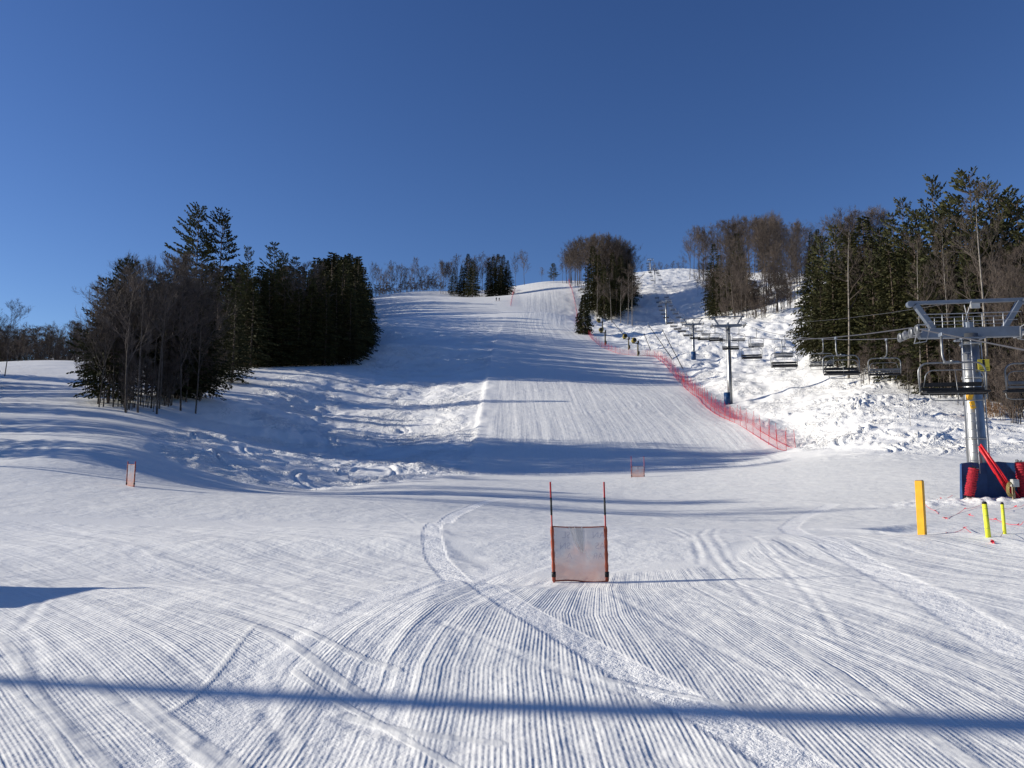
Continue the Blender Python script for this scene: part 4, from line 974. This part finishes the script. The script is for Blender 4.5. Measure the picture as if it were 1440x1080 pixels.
# ------------------------------------------------------------------ red safety fence
def fence(path, label, step=2.4, hgt=1.5, sub=3, jit=.12, post_d=1e9):
    """path: world points; a net strip with a post every few metres"""
    pts = [Vector(p) for p in path]; acc = [0]
    for a, b in zip(pts[:-1], pts[1:]): acc.append(acc[-1] + (b - a).length)
    def along(s):
        for i in range(len(acc) - 1):
            if s <= acc[i + 1]: break
        t = (s - acc[i]) / (acc[i + 1] - acc[i]); q = pts[i].lerp(pts[i + 1], t); return Vector((q.x, q.y, gz(q.x, q.y)))
    T = acc[-1]; root = empty('safety_fence', along(0)); tag(root, label, 'net fence'); o0 = along(0)
    n = int(T / .8); m = MB(); uv = []
    for i in range(n + 1):
        s = T * i / n; q = along(s) - o0; dz = .08 * math.sin(s * 2.6) ; m.v += [tuple(q + Vector((0, 0, .02))), tuple(q + Vector((.04 * math.sin(s * 3), .03, hgt - .12 + dz - .1 * abs(math.sin(s * math.pi / step)))))]; uv += [(s, 0), (s, hgt)]
    for i in range(n): m.f.append((2 * i, 2 * i + 2, 2 * i + 3, 2 * i + 1))
    net = m.build('net', M['bnet'], root); me = net.data; ul = me.uv_layers.new(name='UVMap')
    for lp in me.loops: ul.data[lp.index].uv = uv[lp.vertex_index]
    k = 0; s = 0; pm = None
    while s <= T and k < 99:
        q = along(s) - o0; 
        if pm is None:
            b = MB(); b.tube([(0, 0, -.2), (0, 0, hgt * .6), (0, 0, hgt + .22)], [.022, .02, .016], 6); po = b.build('post', M['redpole'], root); pm = po.data
        else: po = bpy.data.objects.new('post', pm); C.objects.link(po); po.parent = root
        po.location = q; po.rotation_euler = (rnd.uniform(-jit, jit) * .5, rnd.uniform(-jit, jit), 0); k += 1; s += step
    return root
FP = [(1106,634),(1060,612),(1020,590),(985,567),(965,548),(950,532),(935,513),(920,502),(897,501),(870,498),(845,488),(832,477),(822,464),(812,455)]
f1 = [hit(*q) for q in FP]
fence(f1, 'near stretch of red safety net along the right edge of the race run', 2.3)
f2 = [Vector((q.x + 1.0, q.y + .5, 0)) for q in f1[:9]]
fence(f2, 'second row of red safety net just behind the near stretch', 2.3)
FU = [(812,455),(811,440),(808,425),(805,412),(801,402),(797,393)]
fence([hit(*q) for q in FU], 'upper stretch of red safety net climbing to the crest of the race run', 4.0)
fence([hit(*q) for q in [(718,431),(720,420),(723,411),(724,407)]], 'short red safety net on the left edge of the race run near its top', 4.0)

# ------------------------------------------------------------------ snow guns, lances, hydrant
def gun(px, py, hz, label):
    p = hit(px, py); root = empty('snow_gun', p, rnd.uniform(-.3, .3)); tag(root, label, 'snow gun', 'snow guns behind the red fence')
    q = MB(); q.tube([(0, 0, -.4), (.05, 0, hz)], [.20, .16], 8); q.box((.15, 0, .7), (.5, .4, .8), bev=.05); q.build('pole', M['gunpole'], root)
    q = MB(); q.box((-.55, 0, hz + .05), (1.5, .3, .16), bev=.03); q.box((.15, 0, hz + .3), (.3, .35, .7), bev=.03); q.build('cradle', M['black'], root)
    q = MB(); q.tube([(-1.0, -.7, hz + .75), (-1.0, -.5, hz + .72), (-.95, .1, hz + .65), (-.9, .7, hz + .6)], [.50, .58, .52, .40], 14); fn = q.build('fan_barrel', M['gun'], root, True)
    q = MB(); q.tube([(-1.0, -.78, hz + .76), (-1.0, -.70, hz + .75)], .42, 12); q.build('nozzle_ring', M['black'], fn)
    q = MB(); q.box((-1.0, .2, hz + 1.2), (.5, .6, .3), bev=.05); q.build('motor_box', M['black'], root)
gun(847, 467, 2.6, 'highest of the four snow guns, beside the small spruce')
gun(851, 486, 3.2, 'snow gun second from the spruce behind the bend of the red fence')
gun(884, 492, 2.6, 'snow gun with a pale stand, third from the spruce')
gun(897, 501, 2.9, 'snow gun furthest right, standing at the red fence')
for k, (bx_, by_, tx, ty) in enumerate([(962, 520, 932, 465), (947, 507, 912, 457), (917, 497, 906, 470), (881, 474, 861, 452)]):
    p = hit(bx_, by_); dd = p.y + 14; t = Vector(P(tx, ty, dd)); L_ = ['longest', 'second longest', 'third', 'short topmost'][k]
    t.z = max(t.z, gz(t.x, t.y) + .3)
    root = empty('snow_lance', p); tag(root, '%s slanted dark snowmaking lance rising from behind the red fence' % L_, 'snow lance')
    q = MB(); q.tube([(0, 0, -.3), tuple(t - p)], [.10, .07], 6); q.build('lance_pipe', M['black'], root)
    q = MB(); e = t - p; q.tube([tuple(e * .985), tuple(e * 1.02)], .16, 8); q.build('lance_head', M['arm'], root)
p = hit(1368, 588); root = empty('hydrant', p); tag(root, 'yellow and black padded hydrant on the snow beside the big silver tower', 'hydrant')
q = MB(); q.tube([(0, 0, -.2), (0, 0, .45), (0, 0, 1.05)], [.34, .22, .40], 8); q.build('padding', M['yellow'], root)
q = MB()
for a in range(4): q.box((.29 * math.cos(a * 1.57 + .4), .29 * math.sin(a * 1.57 + .4), .55), (.16, .16, 1.05), rotz(a * 1.57 + .4), bev=.02)
q.build('black_stripe', M['black'], root)
# two skiers standing far up
def skier(px, py, label, s=1):
    p = hit(px, py); root = empty('person', p); tag(root, label, 'person')
    me = bpy.data.meshes.new('body'); vs = [(0, 0, .92), (0, .02, 1.2), (0, 0, 1.42), (0, -.02, 1.52), (0, -.04, 1.68), (.09, 0, .86), (.13, -.08, .48), (.13, .02, .06), (.13, -.14, .02), (-.09, 0, .86), (-.13, -.08, .48), (-.13, .02, .06), (-.13, -.14, .02), (.2, 0, 1.38), (.30, -.06, 1.12), (.28, -.28, 1.0), (-.2, 0, 1.38), (-.30, -.06, 1.12), (-.28, -.28, 1.0)]
    es = [(0, 1), (1, 2), (2, 3), (3, 4), (0, 5), (5, 6), (6, 7), (7, 8), (0, 9), (9, 10), (10, 11), (11, 12), (2, 13), (13, 14), (14, 15), (2, 16), (16, 17), (17, 18)]
    rs = [.17, .17, .18, .07, .12, .12, .09, .06, .05, .12, .09, .06, .05, .085, .06, .045, .085, .06, .045]
    me.from_pydata(vs, es, []); o = bpy.data.objects.new('body', me); C.objects.link(o); o.parent = root
    md = o.modifiers.new('s', 'SKIN'); o.modifiers.new('b', 'SUBSURF').levels = 1
    for i, sv in enumerate(me.skin_vertices[0].data): sv.radius = (rs[i], rs[i]); sv.use_root = (i == 0)
    me.materials.append(M['cloth'])
    for s_ in (-1, 1):
        q = MB(); q.box((s_ * .13, -.15, -.0), (.09, 1.7, .03), bev=.01); q.build('ski', M['redpole'] if s_ > 0 else M['black'], root)
    root.scale = (s, s, s)
skier(698, 424, 'person in dark clothing standing on skis below the hilltop clump')
skier(702, 424, 'shorter dark-clad person beside another skier below the hilltop clump', .9)

# ------------------------------------------------------------------ posts near the lift
def on_plane(px, py):
    return hit(px, py, 6.0, 60.0)
p = on_plane(1297, 752); hh = topz(676, p.y) - p.z; root = empty('marker_post', p, .0); tag(root, 'square yellow wooden marker post standing at the edge of the groomed snow', 'post')
q = MB(); q.box((0, 0, hh / 2 - .15), (.135, .12, hh + .3), rotz(-.82), bev=.008); q.build('post', M['yellow'], root)
q = MB(); q.box((0, 0, hh + .006), (.12, .11, .012), rotz(-.82), bev=.004); q.build('post_top', M['wood'], root)
for (bx_, by_, tx, ty, l) in [(1390, 756, 1384, 705, 'round lime-yellow padded stake leaning left, in front of the grey box'), (1413, 751, 1409, 706, 'round lime-yellow padded stake with a black cap, nearer the right edge')]:
    p = on_plane(bx_, by_); t = Vector(P(tx, ty, p.y)); e = t - p; root = empty('padded_stake', p); tag(root, l, 'stake')
    q = MB(); q.tube([tuple(e * -.1), tuple(e * .93)], [.044, .04], 14); q.build('pad', M['lime'], root, True)
    q = MB(); q.tube([tuple(e * .93), tuple(e * .97), tuple(e * 1.0)], [.042, .039, .02], 12); q.build('cap', M['black'], root, True)
    q = MB()
    for k in (.25, .6, .8): q.tube([tuple(e * k), tuple(e * (k + .006))], .045, 12)
    q.build('strap', M['wood'], root)
# flagging strings lying and hanging over the snow
def flagline(pts, label):
    P3 = [Vector((a.x, a.y, a.z + h)) for a, h in [(on_plane(x_, y_), h_) for (x_, y_, h_) in pts]]
    root = empty('flagging_string', P3[0]); tag(root, label, 'flag string'); o0 = P3[0]; q = MB(); L_ = []
    for a, b in zip(P3[:-1], P3[1:]):
        for k in range(6): t = k / 6; L_.append(a.lerp(b, t) - o0 - Vector((0, 0, .05 * math.sin(t * 3.14))))
    L_.append(P3[-1] - o0); q.tube(L_, .006, 4); q.build('string', M['flagred'], root)
    for a in P3[1:-1] + [L_[len(L_) // 2] + o0]:
        m = MB(); c = a - o0
        for k in range(5):
            d_ = Vector((rnd.uniform(-1, 1), rnd.uniform(-.6, .6), rnd.uniform(-.5, .6))).normalized() * rnd.uniform(.04, .09); w_ = Vector((rnd.uniform(-.3, .3), 0, 1)) * .016
            m.face([c - w_, c + d_ * .6 - w_ + Vector((0, 0, .02)), c + d_, c + d_ * .5 + w_, c + w_])
        m.build('flag', M['flagred'], root)
flagline([(1300, 716, .2), (1316, 720, .04), (1330, 730, .03), (1357, 718, .06), (1385, 712, .12)], 'red flagging string with small flags between the yellow post and the blue pads')
flagline([(1318, 704, .05), (1323, 702, .03), (1340, 700, .1)], 'short bit of red flagging lying on the churned snow left of the blue pads')
flagline([(1330, 750, .02), (1357, 745, .05), (1395, 765, .03), (1398, 763, .02), (1412, 752, .10)], 'red flagging string lying on the snow around the lime stakes')
flagline([(1362, 724, .02), (1364, 725, .02), (1400, 733, .06), (1431, 741, .06), (1440, 744, .2)], 'red flagging string with a big loose flag near the right edge')
flagline([(1412, 720, .12), (1428, 716, .08), (1442, 713, .1)], 'red flagging string behind the lime stakes, ending at the right edge')
# dry weeds by the wood
for k in range(9):
    px_ = 1385 + 6 * k + rnd.uniform(-3, 3); p = hit(px_, 590 - rnd.uniform(0, 10)); m = MB()
    for j in range(22):
        a = rnd.uniform(0, 6.28); L_ = rnd.uniform(.7, 1.6); b = Vector((rnd.uniform(-.4, .4), rnd.uniform(-.3, .3), -.1)); e = b + Vector((math.cos(a) * .35, math.sin(a) * .35, L_)); m.tube([b, b.lerp(e, .5) + Vector((0, 0, .1)), e], [.016, .012, .006], 3, cap=False)
        for _ in range(3): c = b.lerp(e, rnd.uniform(.5, 1)); m.face([c, c + Vector((.06, 0, .05)), c + Vector((.02, .03, .14))])
    o = m.build('dry_weed', M['weed']); o.location = p; tag(o, 'brown dry weeds poking out of the snow beside the big silver tower', 'weed', 'dry weeds beside the tower')
# unseen pole and board added left of view to cast the foreground shadows
def shadow_pole(x, y, h, r, label):
    root = empty('shadow_pole', (x, y, gz(x, y))); tag(root, label, 'shadow pole')
    q = MB(); q.tube([(0, 0, -.4), (0, 0, h * .62), (0, 0, h * .80), (0, 0, h)], [r * .55, r * .5, r * 1.0, r * 1.05], 12); q.build('pole', M['wood'], root, True)  # flares upward to widen the shadow this added pole casts
    q = MB(); q.box((0, 0, h - .2), (.12, 1.4, .12), bev=.01); q.build('crossbar', M['wood'], root)
    for s in (-1, 1): q = MB(); q.tube([(0, s * .55, h - .5), (.1, s * .55, h - .22)], [.16, .08], 10); q.build('pole_head', M['box'], root, True)

def sun_back(px, py, dist):
    x, y = plane_pt(px, py); return x - .991 * dist, y + .132 * dist
x_, y_ = sun_back(0, 964, 22); shadow_pole(x_, y_, 12.5, .19, 'unseen tall pole added left of the run-out to cast the long foreground shadow')
x_, y_ = sun_back(0, 840, 3.9)  # added board blocks the sun for the dark patch at the left edge
root = empty('shadow_board', (x_, y_, gz(x_, y_)), 1.45); tag(root, 'unseen wooden board on two posts, added to cast the shadow at the left edge', 'shadow board')
q = MB(); q.box((0, 0, 1.25), (1.5, .06, .85), bev=.01); q.build('board', M['wood'], root)
for s in (-1, 1): q = MB(); q.box((s * .6, .06, .7), (.09, .06, 2.0 + .5 * s), bev=.01); q.build('board_post', M['wood'], root)

# ------------------------------------------------------------------ light
SUN_EL = R(19); SDIR = Vector((-.991, .132, 0)).normalized()
az = math.atan2(SDIR.x, SDIR.y)
w = bpy.data.worlds.new('World'); bpy.context.scene.world = w; w.use_nodes = True
nt = w.node_tree; bg = nt.nodes['Background']; sky = nt.nodes.new('ShaderNodeTexSky'); sky.sky_type = 'NISHITA'; sky.sun_disc = False
sky.sun_elevation = SUN_EL; sky.sun_rotation = az; sky.altitude = 1500; sky.air_density = 1.0; sky.dust_density = .3; sky.ozone_density = 3
hs = nt.nodes.new('ShaderNodeHueSaturation'); hs.inputs['Saturation'].default_value = 1.17; hs.inputs['Hue'].default_value = .514; nt.links.new(sky.outputs[0], hs.inputs['Color']); nt.links.new(hs.outputs[0], bg.inputs[0]); bg.inputs[1].default_value = .085
sd = bpy.data.lights.new('sun', 'SUN'); so = bpy.data.objects.new('sun', sd); C.objects.link(so)
sd.energy = 4.9; sd.angle = R(.53); sd.color = (1, .925, .80)
v = Vector((SDIR.x * math.cos(SUN_EL), SDIR.y * math.cos(SUN_EL), math.sin(SUN_EL)))
so.rotation_euler = v.to_track_quat('Z', 'Y').to_euler()
sc = bpy.context.scene
sc.view_settings.view_transform = 'Standard'; sc.view_settings.look = 'None'; sc.view_settings.gamma = 1; sc.view_settings.exposure = .40
sc.cycles.max_bounces = 6; sc.cycles.transparent_max_bounces = 24
